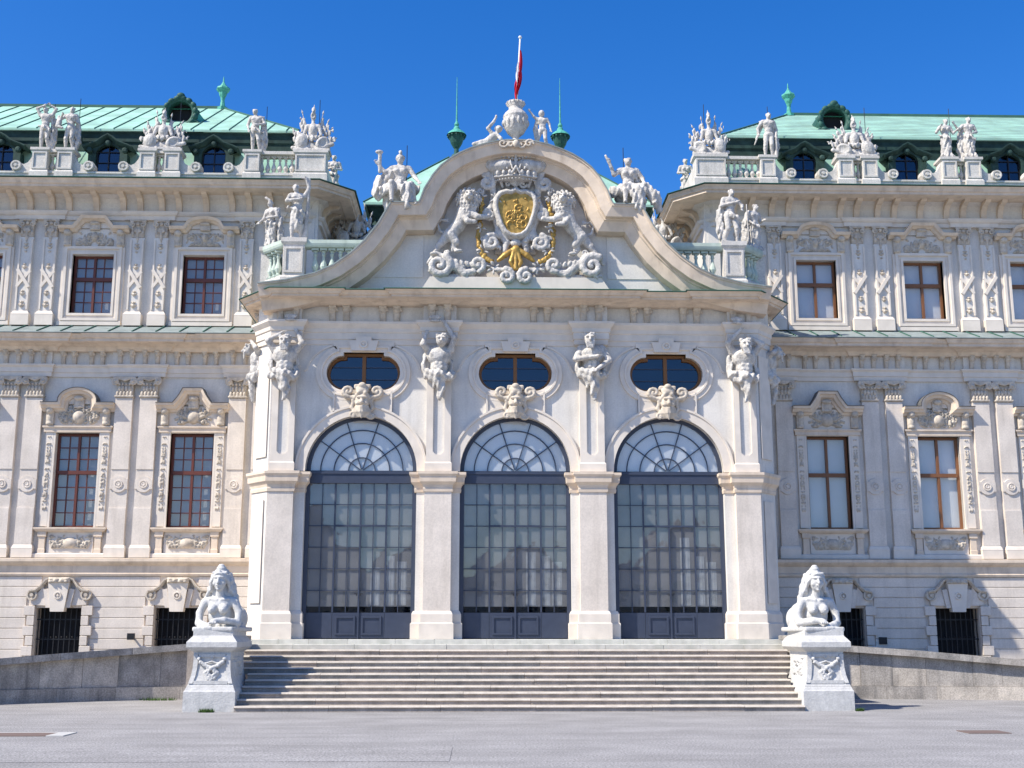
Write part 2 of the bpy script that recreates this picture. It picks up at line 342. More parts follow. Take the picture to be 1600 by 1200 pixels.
# ---------------------------------------------------------------- human figure, height 1 before scaling, facing -Y
def figure(H=1.5, seed=0, arms=None, legs=None, head=(0, 0, 0), drape='skirt', lean=0., wings=False, helmet=False, female=False, base=True, cloak=0, extra=None, sit=False, vox=None, bare=False):
    s = Sc(.017*H); h = H
    def P(*a): return tuple(x*h for x in a)
    r = random.Random(seed)
    hz = .50 if not sit else .40
    px = lean*.04; ch = (px-lean*.02, 0, hz+.235); nk = (px-lean*.03, -.005, hz+.355)
    s.e(P(px, 0, hz+.02), P(.098, .075, .075)); s.e(P(px*.9, -.005, hz+.11), P(.082, .064, .09)); s.e(P(*ch), P(.108, .074, .115), (0, lean*.12, 0))
    s.c(P(ch[0]-.1, .0, hz+.305), P(ch[0]+.1, .0, hz+.305), .045*h, k=.04*h)
    if female:
        for d in (-1, 1): s.e(P(ch[0]+d*.047, -.062, hz+.245), P(.036, .034, .036))
    else:
        for d in (-1, 1): s.e(P(ch[0]+d*.05, -.05, hz+.26), P(.05, .03, .04))
    s.c(P(nk[0], 0, hz+.31), P(nk[0]+head[0]*.3, -.012, hz+.39), .036*h, .031*h)
    hx, hy, hzz = nk[0]+head[0]*.6, -.018+head[1], hz+.435+head[2]
    s.e(P(hx, hy, hzz), P(.046, .056, .066)); s.e(P(hx, hy-.008, hzz-.03), P(.036, .042, .042))
    s.c(P(hx+head[0]*.1, hy-.056, hzz+.008), P(hx+head[0]*.12, hy-.066, hzz-.014), .008*h, .011*h, k=.01*h)
    for d in (-1, 1): s.e(P(hx+d*.019+head[0]*.1, hy-.058, hzz+.006), P(.011, .012, .008), k=.006*h, cut=True)
    s.e(P(hx+head[0]*.1, hy-.055, hzz-.034), P(.016, .01, .004), k=.005*h, cut=True)
    for i in range(9):
        a = i*.7+seed; s.e(P(hx+.042*math.cos(a), hy+.018+.03*math.sin(a), hzz+.03+.018*math.sin(i*2.1)), P(.02, .024, .022), k=.012*h)
    if helmet:
        s.e(P(hx, hy+.01, hzz+.03), P(.06, .072, .056)); s.path([P(hx, hy-.05, hzz+.085), P(hx, hy, hzz+.125), P(hx, hy+.07, hzz+.10), P(hx, hy+.1, hzz+.03)], [.014*h, .022*h, .022*h, .012*h])
    # legs: hip -> knee -> ankle
    legs = legs or [((-.06, -.02, .275), (-.065, .01, .045)), ((.065, -.045, .28), (.085, .03, .045))]
    for d, (kn, an) in zip((-1, 1), legs):
        s.path([P(px+d*.052, 0, hz), P(*kn)], [.062*h, .043*h]); m = tuple((kn[i]*.7+an[i]*.3) for i in range(3))
        s.c(P(*kn), P(m[0], m[1]+.012, m[2]), .040*h, .042*h); s.c(P(m[0], m[1]+.012, m[2]), P(*an), .042*h, .024*h)
        s.path([P(an[0], an[1]+.012, an[2]-.018), P(an[0]+d*.012, an[1]-.075, an[2]-.028)], [.026*h, .018*h])
    arms = arms or [((-.165, .02, hz+.16), (-.12, -.07, hz+.06)), ((.17, .02, hz+.16), (.19, -.06, hz+.03))]
    for d, (el, ha) in zip((-1, 1), arms):
        sh = (ch[0]+d*.122, 0, hz+.298)
        s.path([P(*sh), P(*el)], [.041*h, .030*h]); s.c(P(*el), P(*ha), .031*h, .020*h)
        v = np.array(ha)-np.array(el); v = v/np.linalg.norm(v)
        q = np.array(ha)+v*.03; s.e(P(*q), P(.024, .02, .028), k=.01*h)
        u = np.cross(v, (0, 1, 0.2)); u = u/max(np.linalg.norm(u), 1e-3)
        for i in range(4):
            a = q+u*(.014*(i-1.5)); s.c(P(*a), P(*(a+v*(.045+.008*(i in (1, 2)))+np.array((0, -.012, -.006)))), .0075*h, .0055*h, k=.006*h)
        s.c(P(*(q-u*.018)), P(*(q-u*.04+v*.025)), .008*h, .006*h, k=.006*h)
    if drape in ('skirt', 'long'):
        b = .05 if drape == 'long' else .2
        s.c(P(px, .01, hz+.03), P(px+.01, .02, hz-.06), .098*h, .112*h, cloth=True)
        s.c(P(px+.01, .02, hz-.06), P(.005, .025, b+.06), .110*h, .105*h, cloth=True)
        if drape == 'long': s.c(P(-.06, 0, .1), P(.09, 0, .08), .08*h, .085*h, cloth=True)
        s.path([P(-.12, -.02, hz+.08), P(-.02, -.09, hz+.02), P(.11, -.04, hz-.02)], [.03*h, .036*h, .03*h], cloth=True)
    elif drape == 'sash':
        s.path([P(-.11, -.01, hz+.07), P(0, -.085, hz+.0), P(.1, -.05, hz-.05), P(.13, .03, .3), P(.12, .06, .08)], [.028*h, .035*h, .04*h, .05*h, .045*h], cloth=True)
    if cloak:
        s.path([P(cloak*.12, .04, hz+.3), P(cloak*.16, .07, hz+.1), P(cloak*.17, .08, .25), P(cloak*.13, .07, .05)], [.04*h, .06*h, .07*h, .06*h], cloth=True)
        s.path([P(-cloak*.11, .05, hz+.31), P(0, .06, hz+.3), P(cloak*.12, .04, hz+.31)], [.03*h, .04*h, .04*h], cloth=True)
    if wings:
        for d in (-1, 1):
            for i in range(5): s.c(P(d*.08, .07, hz+.28), P(d*(.14+.03*i), .1, hz+.36-.13*i), .03*h, .014*h)
    if extra: extra(s, P, h, hz)
    if base: s.b(P(0, .01, .01), P(.15, .11, .022), rd=.01*h)
    s.fold = foldfn(.020, 58, seed, h)
    return s.mesh('figure', 'statue_stone', vox or h/84)
def trophy(seed, w=1.3, H=1.4, head=True, flip=False):
    s = Sc(.025); r = random.Random(seed)
    s.e((0, .1, .15), (w*.45, .25, .2)); s.b((0, .05, .03), (w*.47, .3, .04))
    s.e((0, 0, .60), (.15, .13, .25)); s.c((-.17, 0, .74), (.17, 0, .74), .07); s.e((0, -.1, .62), (.10, .06, .12)); s.path([(-.2, -.1, .42), (0, -.17, .36), (.2, -.1, .42)], [.05, .07, .05], cloth=True)
    for d in (-1, 1): s.c((d*.2, 0, .72), (d*.27, -.05, .5), .07, .05)
    s.c((0, 0, .8), (0, 0, .95), .06, .05)
    if head:
        s.e((0, -.01, 1.04), (.09, .11, .12)); s.e((0, -.1, 1.02), (.05, .04, .05), cut=True, k=.02)
        s.path([(0, -.12, 1.13), (0, 0, 1.22), (0, .12, 1.14)], [.03, .06, .04]); s.c((0, 0, 1.2), (.02, .02, 1.36), .035, .012)
    # flags and spears fanning out
    for d in (-1, 1):
        for i in range(4):
            a = math.radians(20+19*i+r.uniform(-6, 6)); L = w*.58*(1.12-.07*i+r.uniform(-.08, .08))
            e = (d*math.sin(a)*L, .08+.04*i, .35+math.cos(a)*L*1.05)
            s.c((d*.12, .08, .3), e, .022, .014); s.c(e, (e[0]+d*.03*math.sin(a)*2, e[1], e[2]+.1*math.cos(a)), .03, .006)
            m = [(d*.12)*.35+e[0]*.65, .1, .3*.35+e[2]*.65]
            s.e((m[0]*1.05, m[1], m[2]-.02), (.075+.015*(i % 2), .03, .21), (0, d*a, 0), cloth=True); s.c((m[0], m[1], m[2]), (m[0]+d*.12, m[1]-.03, m[2]-.16), .05, .02, cloth=True)
    s.e((-w*.27, -.17, .27), (.2, .07, .24), (0, .25, 0)); s.e((-w*.27, -.23, .27), (.13, .04, .16), (0, .25, 0), k=.01); s.e((w*.27, -.15, .22), (.24, .1, .19), (.2, -.5, .3)); s.e((w*.29, -.25, .24), (.15, .06, .12), (.2, -.5, .3), cut=True, k=.02)
    s.c((w*.1, -.1, .1), (w*.52, -.12, .22), .07, .06); s.c((-w*.12, -.15, .08), (-w*.5, -.1, .12), .06, .05)
    s.fold = foldfn(.024, 44, seed, 1.)
    return s.mesh('trophy', 'statue_stone', .0165*max(1, H/1.4), flip)
# ---------------------------------------------------------------- shared carved pieces
def relief(w, h, seed, depth=.07, mat='carving', motif='shield', sym=True, step=.024, n=7):
    r = np.random.RandomState(seed); nx = max(10, int(w/step)); nz = max(8, int(h/step))
    X, Z = np.meshgrid(np.linspace(-w/2, w/2, nx), np.linspace(-h/2, h/2, nz), indexing='ij')
    A = np.abs(X) if sym else X; Hh = np.zeros_like(X)
    for _ in range(n):
        cx, cz = r.uniform(.08, .46)*w, r.uniform(-.38, .38)*h
        if not sym: cx = r.uniform(-.45, .45)*w
        R = r.uniform(.12, .24)*h; a0 = r.rand()*6; d = r.choice([-1, 1])
        for t in np.linspace(0, 1, 22):
            rr = R*(1.2-t); a = a0+d*7*t
            q = ((A-cx-rr*np.cos(a))**2+(Z-cz-rr*np.sin(a))**2)/(.032**2)
            Hh = np.maximum(Hh, np.exp(-q)*(.75+.25*t))
    for _ in range(n*2):
        cx, cz, a = r.uniform(0, .47)*w, r.uniform(-.45, .45)*h, r.rand()*3
        if not sym: cx = r.uniform(-.47, .47)*w
        u = (A-cx)*np.cos(a)+(Z-cz)*np.sin(a); v = -(A-cx)*np.sin(a)+(Z-cz)*np.cos(a)
        Hh = np.maximum(Hh, np.exp(-(u/.085)**2-(v/.03)**2)*.8)
    if motif == 'shield':
        q = (X/(.16*w))**2+((Z+.08*h)/(.34*h))**2; Hh = np.maximum(Hh, np.where(q < 1, np.sqrt(np.maximum(1-q, 0))*1.1+.2, 0))
    elif motif == 'head':
        q = (X/(.09*w))**2+((Z-.1*h)/(.3*h))**2; Hh = np.maximum(Hh, np.where(q < 1, 1.5*np.sqrt(np.maximum(1-q, 0)), 0))
    edge = np.minimum(np.minimum(X+w/2, w/2-X), np.minimum(Z+h/2, h/2-Z)); Hh *= np.clip(edge/.05, 0, 1)
    Y = .03-np.maximum(Hh-.15, 0)*(depth+.04)/.85; Y[0] = Y[-1] = .05; Y[:, 0] = Y[:, -1] = .05
    v = np.stack([X, Y, Z], -1).reshape(-1, 3)
    f = [(i*nz+j, (i+1)*nz+j, (i+1)*nz+j+1, i*nz+j+1) for i in range(nx-1) for j in range(nz-1)]
    return rawmesh('relief', v, f, mat, True)
def make_capital(kind):
    s = Sc(.015)
    if kind == 'ionic':       # .60 wide, z 0..0.62
        s.b((0, .08, .24), (.25, .1, .26)); s.b((0, .05, .57), (.33, .16, .04)); s.b((0, .06, .02), (.28, .13, .03))
        for d in (-1, 1):
            s.spiral((d*.25, -.08, .46), .105, 1.5, .04, d=-d, a0=PI/2); s.e((d*.25, -.1, .46), (.05, .06, .05))
        s.path([(-.2, -.06, .55), (0, -.09, .50), (.2, -.06, .55)], [.03, .04, .03])
        for i in range(5):
            x = -.2+.1*i
            for z in (.1, .25): s.e((x+(.05 if z > .2 else 0)*(1 if x < 0 else -1), -.035, z), (.045, .045, .085))
        for i in range(4): s.e((-.15+.1*i, -.07, .38), (.03, .04, .04))
    else:                      # .46 wide, z 0..0.55
        s.b((0, .07, .24), (.19, .09, .25)); s.b((0, .05, .52), (.25, .13, .03))
        for d in (-1, 1):
            s.spiral((d*.15, -.06, .40), .085, 1.4, .03, d=-d, a0=PI/2); s.spiral((d*.06, -.05, .2), .06, 1.3, .024, d=d, a0=PI/2)
            s.e((d*.15, -.02, .12), (.045, .05, .09)); s.e((d*.17, -.02, .27), (.03, .05, .06))
        s.e((0, -.05, .42), (.06, .05, .06)); s.e((0, -.04, .1), (.04, .05, .1)); s.e((0, -.03, -.04), (.05, .035, .06)); s.e((0, -.02, -.13), (.03, .03, .06))
    return s.mesh('capital', 'carving', .013)
CAP = {'ionic': make_capital('ionic'), 'upper': make_capital('upper')}
def scroll_mesh(d):          # parapet side scroll: low S curve falling away from a pedestal at x=0 to a volute
    m = MB(); top = [(0, .62), (.06, .45), (.16, .30), (.28, .24), (.36, .27), (.42, .33), (.50, .36), (.60, .34), (.67, .26), (.68, .15), (.62, .05), (.55, 0), (0, 0)]
    m.plate([(d*x, z) for x, z in top], [], .06, .34)
    m.lathe([(0, .1), (.05, .1), (.06, .05), (.10, .05), (.11, .08), (.155, .08), (.17, 0)], (d*.5, .04, .18), 18, 'y')
    return rawmesh('scroll', m.v, m.f, 'parapet')
SCROLL = {1: scroll_mesh(1), -1: scroll_mesh(-1)}
def baluster_mesh(h=.62, mat='parapet', r=.085):
    m = MB(); m.box(-r, r, -r, r, 0, .06); m.box(-r, r, -r, r, h-.06, h)
    p = [(.5, .06), (.75, .10), (.45, .15), (.7, .22), (1., .32), (.85, .42), (.45, .58), (.38, .70), (.6, .78), (.42, .84), (.7, .9)]
    m.lathe([(r*a, b*h) for a, b in p], (0, 0, 0), 10); return rawmesh('baluster', m.v, m.f, mat, False)
BAL = baluster_mesh(); BAL2 = baluster_mesh(.78, 'parapet_green', .1)
def small_console(w=.15, h=.42, d=.2):    # frieze bracket, top at z=h, wall at y=0
    s = Sc(.012); s.b((0, -.02, h*.5), (w*.42, .04, h*.5)); s.b((0, -d*.4, h-.03), (w*.5, d*.55, .035))
    s.spiral((0, -d*.45, h*.72), .08, 1.1, .03); s.e((0, -d*.5, h*.75), (w*.45, d*.4, h*.2)); s.e((0, -d*.3, h*.4), (w*.36, d*.25, h*.3)); s.e((0, -d*.25, h*.1), (w*.4, d*.22, h*.12))
    for i in (-1, 1): s.c((i*w*.3, -d*.55, h*.85), (i*w*.25, -d*.3, h*.15), .022, .016)
    return s.mesh('console', 'carving', .016)
CON = small_console(); CON2 = small_console(.22, .55, .26)
def medallion_mesh():
    m = MB(); m.lathe([(0, .02), (.05, .03), (.07, .0), (.09, .025), (.115, .025), (.125, .0), (.235, .0), (.245, -.06)], (0, 0, 0), 24, 'y'); m.box(-.255, .255, .002, .06, -.14, .14)
    return rawmesh('medallion', m.v, m.f, 'plaster_warm')
MED = medallion_mesh()
def hood_path(kind, x, z, hw, a, top):
    if kind == 'arch': mid = [(x+a*math.cos(t), z+.05+(top-z-.05)*math.sin(t)) for t in np.linspace(PI, 0, 17)]; mid = [(x-a, z)]+mid[1:-1]+[(x+a, z)]
    elif kind == 'low': mid = [(x-a, z)]+[(x-a*.9*math.cos(t), z+.04+(top-z-.04)*math.sin(t)**.8) for t in np.linspace(.12, PI-.12, 14)]+[(x+a, z)]
    elif kind == 'bell': mid = [(x-a, z), (x-a*.86, z+.10*(top-z)/.45), (x-a*.68, z+.25*(top-z)/.45), (x-a*.5, top), (x+a*.5, top), (x+a*.68, z+.25*(top-z)/.45), (x+a*.86, z+.10*(top-z)/.45), (x+a, z)]
    else: mid = [(x-a, z), (x-a*.6, top), (x+a*.6, top), (x+a, z)]
    return [(x-hw, z)]+mid+[(x+hw, z)]
PRNG = random.Random(12)
def glazing(win, x, z0, z1, hw, y, wood, cols, up, lo, split, bw=.028, blind='blind'):
    f = MB(); t = .07
    f.box(x-hw, x-hw+t, y, y+.08, z0, z1); f.box(x+hw-t, x+hw, y, y+.08, z0, z1); f.box(x-hw+t, x+hw-t, y+.001, y+.081, z1-t, z1); f.box(x-hw+t, x+hw-t, y+.001, y+.081, z0, z0+t)
    zs = z0+split*(z1-z0); f.box(x-hw+t, x+hw-t, y-.03, y+.07, zs-.055, zs+.055)
    for a, b in ((z0+t, zs-.055), (zs+.055, z1-t)): f.box(x-.035, x+.035, y-.015, y+.075, a, b)
    X = np.linspace(x-hw+t, x+hw-t, cols+1); rows = []
    for (a, b, n) in ((z0+t, zs-.055, lo), (zs+.055, z1-t, up)):
        Z = np.linspace(a, b, n+1); rows += [(Z[i], Z[i+1]) for i in range(n)]
        for i in range(1, n): f.box(x-hw+t, x+hw-t, y+.012, y+.052, Z[i]-bw/2, Z[i]+bw/2)
        for c in range(1, cols):
            if abs(X[c]-x) > .02: f.box(X[c]-bw/2, X[c]+bw/2, y+.01, y+.05, a, b)
    f.build('frame', wood, win)
    me = {}
    for c in range(cols):
        for a, b in rows:
            k = round(b-a, 3)
            if k not in me: me[k] = rawmesh('pane', MB().box(-(X[1]-X[0])/2, (X[1]-X[0])/2, -.003, .003, -k/2, k/2).v, MB().box(0, 1, 0, 1, 0, 1).f, 'glass')
            place(me[k], 'pane', (sx((X[c]+X[c+1])/2), y+.045, (a+b)/2), win, rot=(PRNG.uniform(-.012, .012), 0, PRNG.uniform(-.012, .012)))
    MB().box(x-hw+.01, x+hw-.01, y+.14, y+.16, z0+.01, z1-.01).build('blind', blind, win)
REL = {'low': [relief(1.25, .58, 3+i, .10, motif='shield') for i in range(2)], 'up': [relief(1.2, .46, 11+i, .08, motif='head') for i in range(2)], 'apron': relief(1.3, .46, 21, .06), 'strip': relief(.2, 2.3, 31, .05, motif=None, n=10), 'bas': relief(.62, .18, 44, .07, motif=None)}
def console_block(h=.5, w=.2, d=.2):
    s = Sc(.012); s.b((0, 0, h/2), (w/2, .06, h/2)); s.spiral((0, -d*.4, h*.78), .07, 1, .03); s.e((0, -d*.5, h*.8), (w*.48, d*.5, h*.2)); s.e((0, -d*.3, h*.4), (w*.36, d*.25, h*.3)); s.e((0, -d*.3, h*.1), (w*.4, d*.25, h*.12))
    return s.mesh('console', 'carving', .018)
CBL = console_block()
def pathx(y, x0, x1, rs, o):      # front line at y with pieces brought forward by o over ranges rs
    p = [(x0, y)]
    for a, b in rs:
        if a > p[0][0]: p += [(a, y), (a, y-o)]
        else: p = [(x0, y-o)]
        p += [(b, y-o), (b, y)] if b < x1 else [(x1, y-o)]
    if p[-1][0] < x1: p.append((x1, y))
    return p
BAYS = (9.42, 12.77, 16.12); PAIRS = (7.77, 11.10, 14.45, 17.80)
XE = 18.9
def wing(side):
    global SX
    SX = side; left = side < 0
    W = empty('palace_wing', (sx(12.5), 3.2, 0), 'left palace wing with red brown small paned windows and green copper roof' if left else 'right palace wing with orange brown four pane windows and green copper roof', 'palace wing', 'palace wings flanking the entrance')
    wood = 'wood_red' if left else 'wood_brown'
    # walls
    lowz = [rect(x-.635, x+.635, 4.73, 7.50) for x in BAYS]
    MB().plate(rect(6.1, XE, 3.6, 10.2), lowz, 3.2, 3.62).build('wall', 'plaster_warm' if 0 else 'plaster', W)
    MB().plate(rect(6.1, XE, 0, 3.6), [rect(x-.65, x+.65, .55, 2.44) for x in (9.53, 12.88, 16.22)], 2.99, 3.6).build('basement_wall', 'plaster_warm', W)
    MB().plate(rect(6.1, XE, 10.2, 14.6), [rect(x-.625, x+.625, 11.2, 13.06) for x in BAYS], 3.45, 3.8).build('upper_wall', 'plaster', W)
    MB().box(6.0, 6.2, 3.47, 12, 9, 15).build('side_wall', 'plaster', W)
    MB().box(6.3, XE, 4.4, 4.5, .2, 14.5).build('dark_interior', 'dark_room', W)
    # basement rustication, one course at a time, cut around the windows
    z = .12; i = 0
    while z < 3.3:
        zt = min(z+.279, 3.36); cuts = [7.0]
        for x in (9.53, 12.88, 16.22):
            hw = .93 if zt < 2.5 else (.94 if zt < 3.0 else .55)
            cuts += [x-hw, x+hw]
        cuts.append(XE)
        for a, b in zip(cuts[::2], cuts[1::2]): MB().stack(a, b, 2.955, 3.0, [(-.012, z)]+[(0, z+.012), (0, zt-.012), (-.012, zt)]).build('stone_course', 'plaster_warm', W)
        z += .292; i += 1
    MB().sweep([(6.8, 2.99), (XE, 2.99)], [(-.1, 3.34), (.08, 3.34), (.1, 3.40), (.04, 3.44), (.05, 3.62), (.14, 3.68), (.2, 3.74), (.2, 3.82), (-.15, 3.86)]).build('string_course', 'trim', W)
    # basement windows
    for n, x in enumerate((9.53, 12.88, 16.22)):
        b = empty('basement_window', (sx(x), 2.95, .55), parent=W)
        m = MB()
        for k in range(7):
            ww = .30 if k % 2 == 0 else .2
            for d in (-1, 1):
                x0, x1 = sorted((x+d*.66, x+d*(.66+ww))); z0 = .55+k*.28
                MB().stack(x0, x1, 2.86, 3.0, [(-.01, z0), (0, z0+.01), (0, z0+.255), (-.01, z0+.265)]).build('jamb_block', 'plaster_warm', b)
        MB().plate([(x-.19, 2.33), (x+.19, 2.33), (x+.30, 3.17), (x-.30, 3.17)], [], 2.76, 3.0).build('keystone', 'trim_light', b)
        for d in (-1, 1):
            MB().plate([(x+d*.21, 2.44), (x+d*.34, 2.44), (x+d*.44, 2.95), (x+d*.30, 2.98)], [], 2.82, 3.0).build('voussoir', 'plaster_warm', b)
            MB().plate([(x+d*.36, 2.5), (x+d*.78, 2.52), (x+d*.78, 2.76), (x+d*.6, 2.86), (x+d*.46, 3.05)], [], 2.88, 3.0).build('hood_panel', 'plaster_warm', b)
            MB().lathe([(0, .12), (.05, .12), (.06, .06), (.1, .06), (.11, .1), (.15, .1), (.16, 0)], (x+d*.76, 2.92, 2.80), 16, 'y').build('volute', 'carving', b)
        MB().lathe([(0, .04), (.03, .04), (.04, 0), (.07, 0), (.075, .03), (.10, .03), (.11, 0)], (x, 2.76, 2.78), 16, 'y').build('rosette', 'trim_light', b)
        MB().sweep([(x-.84, 2.93), (x-.68, 2.95), (x-.54, 3.06), (x-.40, 3.24), (x-.3, 3.28), (x+.3, 3.28), (x+.40, 3.24), (x+.54, 3.06), (x+.68, 2.95), (x+.84, 2.93)], [(.08, 2.99), (.08, 2.84), (.03, 2.78), (0, 2.78), (0, 2.99)], plan=False).build('hood', 'carving', b)
        place(REL['bas'], 'relief', (sx(x), 2.74, 3.2), b)
        gr = MB()
        for k in range(9): gr.box(x-.6+.15*k-.012, x-.6+.15*k+.012, 3.1, 3.124, .55, 2.42)
        for zz in (.9, 1.55, 2.1): gr.box(x-.64, x+.64, 3.09, 3.1, zz, zz+.03)
        for k in range(8): gr.lathe([(.0, -.03), (.03, 0), (0, .03)], (x-.525+.15*k, 3.095, 1.62), 6)
        gr.build('grille', 'iron', b)
        MB().box(x-.64, x+.64, 3.4, 3.42, .56, 2.43).build('dark_recess', 'dark_room', b)  # near-black sheet behind the grille, recess shade put into its colour
    # lower storey windows
    for n, x in enumerate(BAYS):
        win = empty('window', (sx(x), 3.2, 4.73), parent=W)
        glazing(win, x, 4.73, 7.50, .635, 3.34, wood, 4 if left else 2, 3 if left else 1, 4 if left else 1, .585, blind='blind' if left else 'blind_white')
        MB().sweep(rect(x-.635, x+.635, 4.73, 7.50)[::-1], [(.0, 3.34), (.0, 3.12), (-.06, 3.12), (-.07, 3.15), (-.13, 3.15), (-.14, 3.21)], plan=False, closed=True).build('surround', 'trim_light', win)
        for d in (-1, 1):
            x0, x1 = sorted((x+d*.70, x+d*.93)); MB().stack(x0, x1, 3.12, 3.21, [(0, 4.76), (0, 7.55)]).build('side_strip', 'trim_light', win)
            place(REL['strip'], 'relief', (sx(x+d*.815), 3.12, 6.3), win)
            MB().stack(x+d*.80-.1, x+d*.80+.1, 3.07, 3.2, [(0, 3.98), (0, 4.1), (-.012, 4.12), (-.012, 4.45), (.02, 4.47), (.02, 4.6)]).build('apron_console', 'trim', win)
            place(CBL, 'console', (sx(x+d*.82), 3.09, 7.72), win, (1.1, 1, 1.05))
        MB().stack(x-.98, x+.98, 3.08, 3.2, [(0, 7.52), (0, 7.62), (.04, 7.66), (.04, 7.70)]).build('lintel', 'trim', win)
        MB().plate(rect(x-.9, x+.9, 7.70, 8.3), [], 3.13, 3.2).build('tympanum', 'trim_light', win)
        place(REL['low'][n % 2], 'relief', (sx(x), 3.115, 8.02), win)
        kind = ('bell', 'arch', 'bell')[n]
        hp = hood_path(kind, x, 8.36, 1.06, .56, 8.80)
        MB().plate(hp[1:-1]+[(x+.9, 8.22), (x-.9, 8.22)] if 0 else hp[1:-1], [], 3.11, 3.2).build('gable', 'trim_light', win)
        place(CBL, 'crest', (sx(x), 3.08, 8.22), win, (1.5, .8, .75))
        MB().sweep(hp, [(.24, 3.2), (.24, 3.06), (.18, 3.02), (.16, 2.94), (.09, 2.90), (.07, 2.84), (.0, 2.82), (0, 3.2)], plan=False).build('hood', 'trim', win)
        MB().sweep(hp, [(.001, 2.81), (-.018, 2.80), (-.02, 3.2)], plan=False).build('hood_capping', 'lead', win)
        MB().stack(x-.98, x+.98, 3.04, 3.2, [(-.02, 4.60), (.03, 4.64), (.06, 4.68), (.06, 4.72), (0, 4.728)]).build('sill', 'trim', win)
        MB().box(x-.66, x+.66, 3.14, 3.2, 4.0, 4.6).build('apron', 'trim_light', win)
        place(REL['apron'], 'relief', (sx(x), 3.13, 4.32), win)
        MB().stack(x-1.0, x+1.0, 3.06, 3.2, [(.03, 3.86), (.03, 3.96), (0, 3.99)]).build('base', 'trim_light', win)
    # lower pilasters
    for c in PAIRS:
        for d in (-.36, .36):
            x = c+d
            if x > XE-.4 or x < 7.2: continue
            p = empty('pilaster', (sx(x), 3.1, 3.86), parent=W)
            MB().stack(x-.25, x+.25, 3.04, 3.2, [(.05, 3.86), (.05, 4.1), (.055, 4.12), (.03, 4.2), (.0, 4.24)]).build('base', 'trim_light', p)
            MB().box(x-.25, x+.25, 3.06, 3.2, 4.24, 8.55).build('shaft', 'plaster_warm', p)
            MB().stack(x-.25, x+.25, 3.03, 3.06, [(0, 4.24), (0, 5.27), (-.005, 5.30)]).build('lower_panel', 'plaster_warm', p)
            MB().stack(x-.25, x+.25, 3.035, 3.06, [(0, 6.42), (0, 8.52)]).build('upper_panel', 'plaster_warm', p)
            place(MED, 'medallion', (sx(x), 3.02, 5.98), p)
            place(CAP['ionic'], 'capital', (sx(x), 3.06, 8.56), p)
    # middle entablature
    rs = [(c-.75, c+.75) for c in PAIRS]
    pa = pathx(3.2, 6.6, XE, rs, .1)
    MB().sweep(pa, [(-.2, 9.18), (.06, 9.18), (.06, 9.30), (.09, 9.31), (.09, 9.44), (.15, 9.50), (.15, 9.54), (-.2, 9.55)]).build('architrave', 'trim_light', W)
    MB().sweep(pa, [(-.2, 9.55), (.03, 9.55), (.03, 9.95), (-.2, 9.95)]).build('frieze', 'plaster', W)
    for c in PAIRS:
        for d in (-.55, -.19, .19, .55):
            if 7 < c+d < XE: place(CON, 'console', (sx(c+d), 3.08, 9.54), W)
    for x in BAYS:
        for d in (-.58, -.25, .25, .58): place(CON, 'console', (sx(x+d), 3.18, 9.54), W)
    MB().sweep(pathx(3.2, 6.6, XE, rs, .06), [(-.2, 9.93), (.2, 9.93), (.24, 9.98), (.27, 10.04), (.38, 10.09), (.42, 10.11), (.68, 10.12), (.68, 10.20), (.73, 10.22), (.76, 10.28), (.80, 10.33), (-.2, 10.40)]).build('cornice', 'trim', W)
    MB().sweep([(6.6, 3.2), (XE, 3.2)], [(.86, 10.335), (.88, 10.355), (.87, 10.375), (-.26, 10.83)]).build('ledge_roof', 'copper_ledge', W)
    k = 0; x = 7.0
    while x < XE:
        MB().add([(x, 2.33, 10.377), (x+.03, 2.33, 10.377), (x+.03, 3.45, 10.835), (x, 3.45, 10.835), (x, 2.33, 10.405), (x+.03, 2.33, 10.405), (x+.03, 3.45, 10.865), (x, 3.45, 10.865)], [(4, 5, 6, 7), (0, 1, 5, 4), (1, 2, 6, 5), (3, 0, 4, 7)]).build('ledge_seam', 'copper_seam', W); x += .69
    # upper storey windows
    for n, x in enumerate(BAYS):
        win = empty('upper_window', (sx(x), 3.45, 11.2), parent=W)
        glazing(win, x, 11.2, 13.06, .625, 3.60, wood, 4 if left else 2, 2 if left else 1, 3 if left else 1, .60, blind='blind' if left else 'blind_white')
        MB().sweep(rect(x-.625, x+.625, 11.2, 13.06)[::-1], [(0, 3.6), (0, 3.36), (-.07, 3.36), (-.08, 3.39), (-.15, 3.39), (-.16, 3.33), (-.24, 3.33), (-.25, 3.46)], plan=False, closed=True).build('surround', 'trim_light', win)
        MB().stack(x-.95, x+.95, 3.34, 3.45, [(0, 10.82), (0, 10.93), (-.02, 10.95)]).build('base', 'trim_light', win)
        MB().box(x-.93, x+.93, 3.41, 3.45, 13.28, 13.86).build('tympanum', 'plaster', win)
        place(REL['up'][n % 2], 'relief', (sx(x), 3.40, 13.55), win, (1, 1, 1.1))
        for d in (-1, 1):
            place(CBL, 'console', (sx(x+d*.80), 3.36, 13.30), win, (1.15, 1, 1.04))
            x0, x1 = sorted((x+d*.72, x+d*.94)); MB().box(x0, x1, 3.38, 3.45, 10.95, 13.28).build('side_strip', 'trim_light', win)
        kind = ('low', 'angle', 'low')[n]
        hp = hood_path(kind, x, 13.90, 1.06, .62, 14.22)
        MB().sweep(hp, [(.15, 3.45), (.15, 3.30), (.10, 3.24), (.08, 3.15), (0, 3.10), (0, 3.45)], plan=False).build('hood', 'trim', win)
        MB().plate(hp[1:-1], [], 3.385, 3.45).build('gable', 'plaster', win)
        place(CBL, 'crest', (sx(x), 3.36, 13.82), win, (1.6, .7, .52))
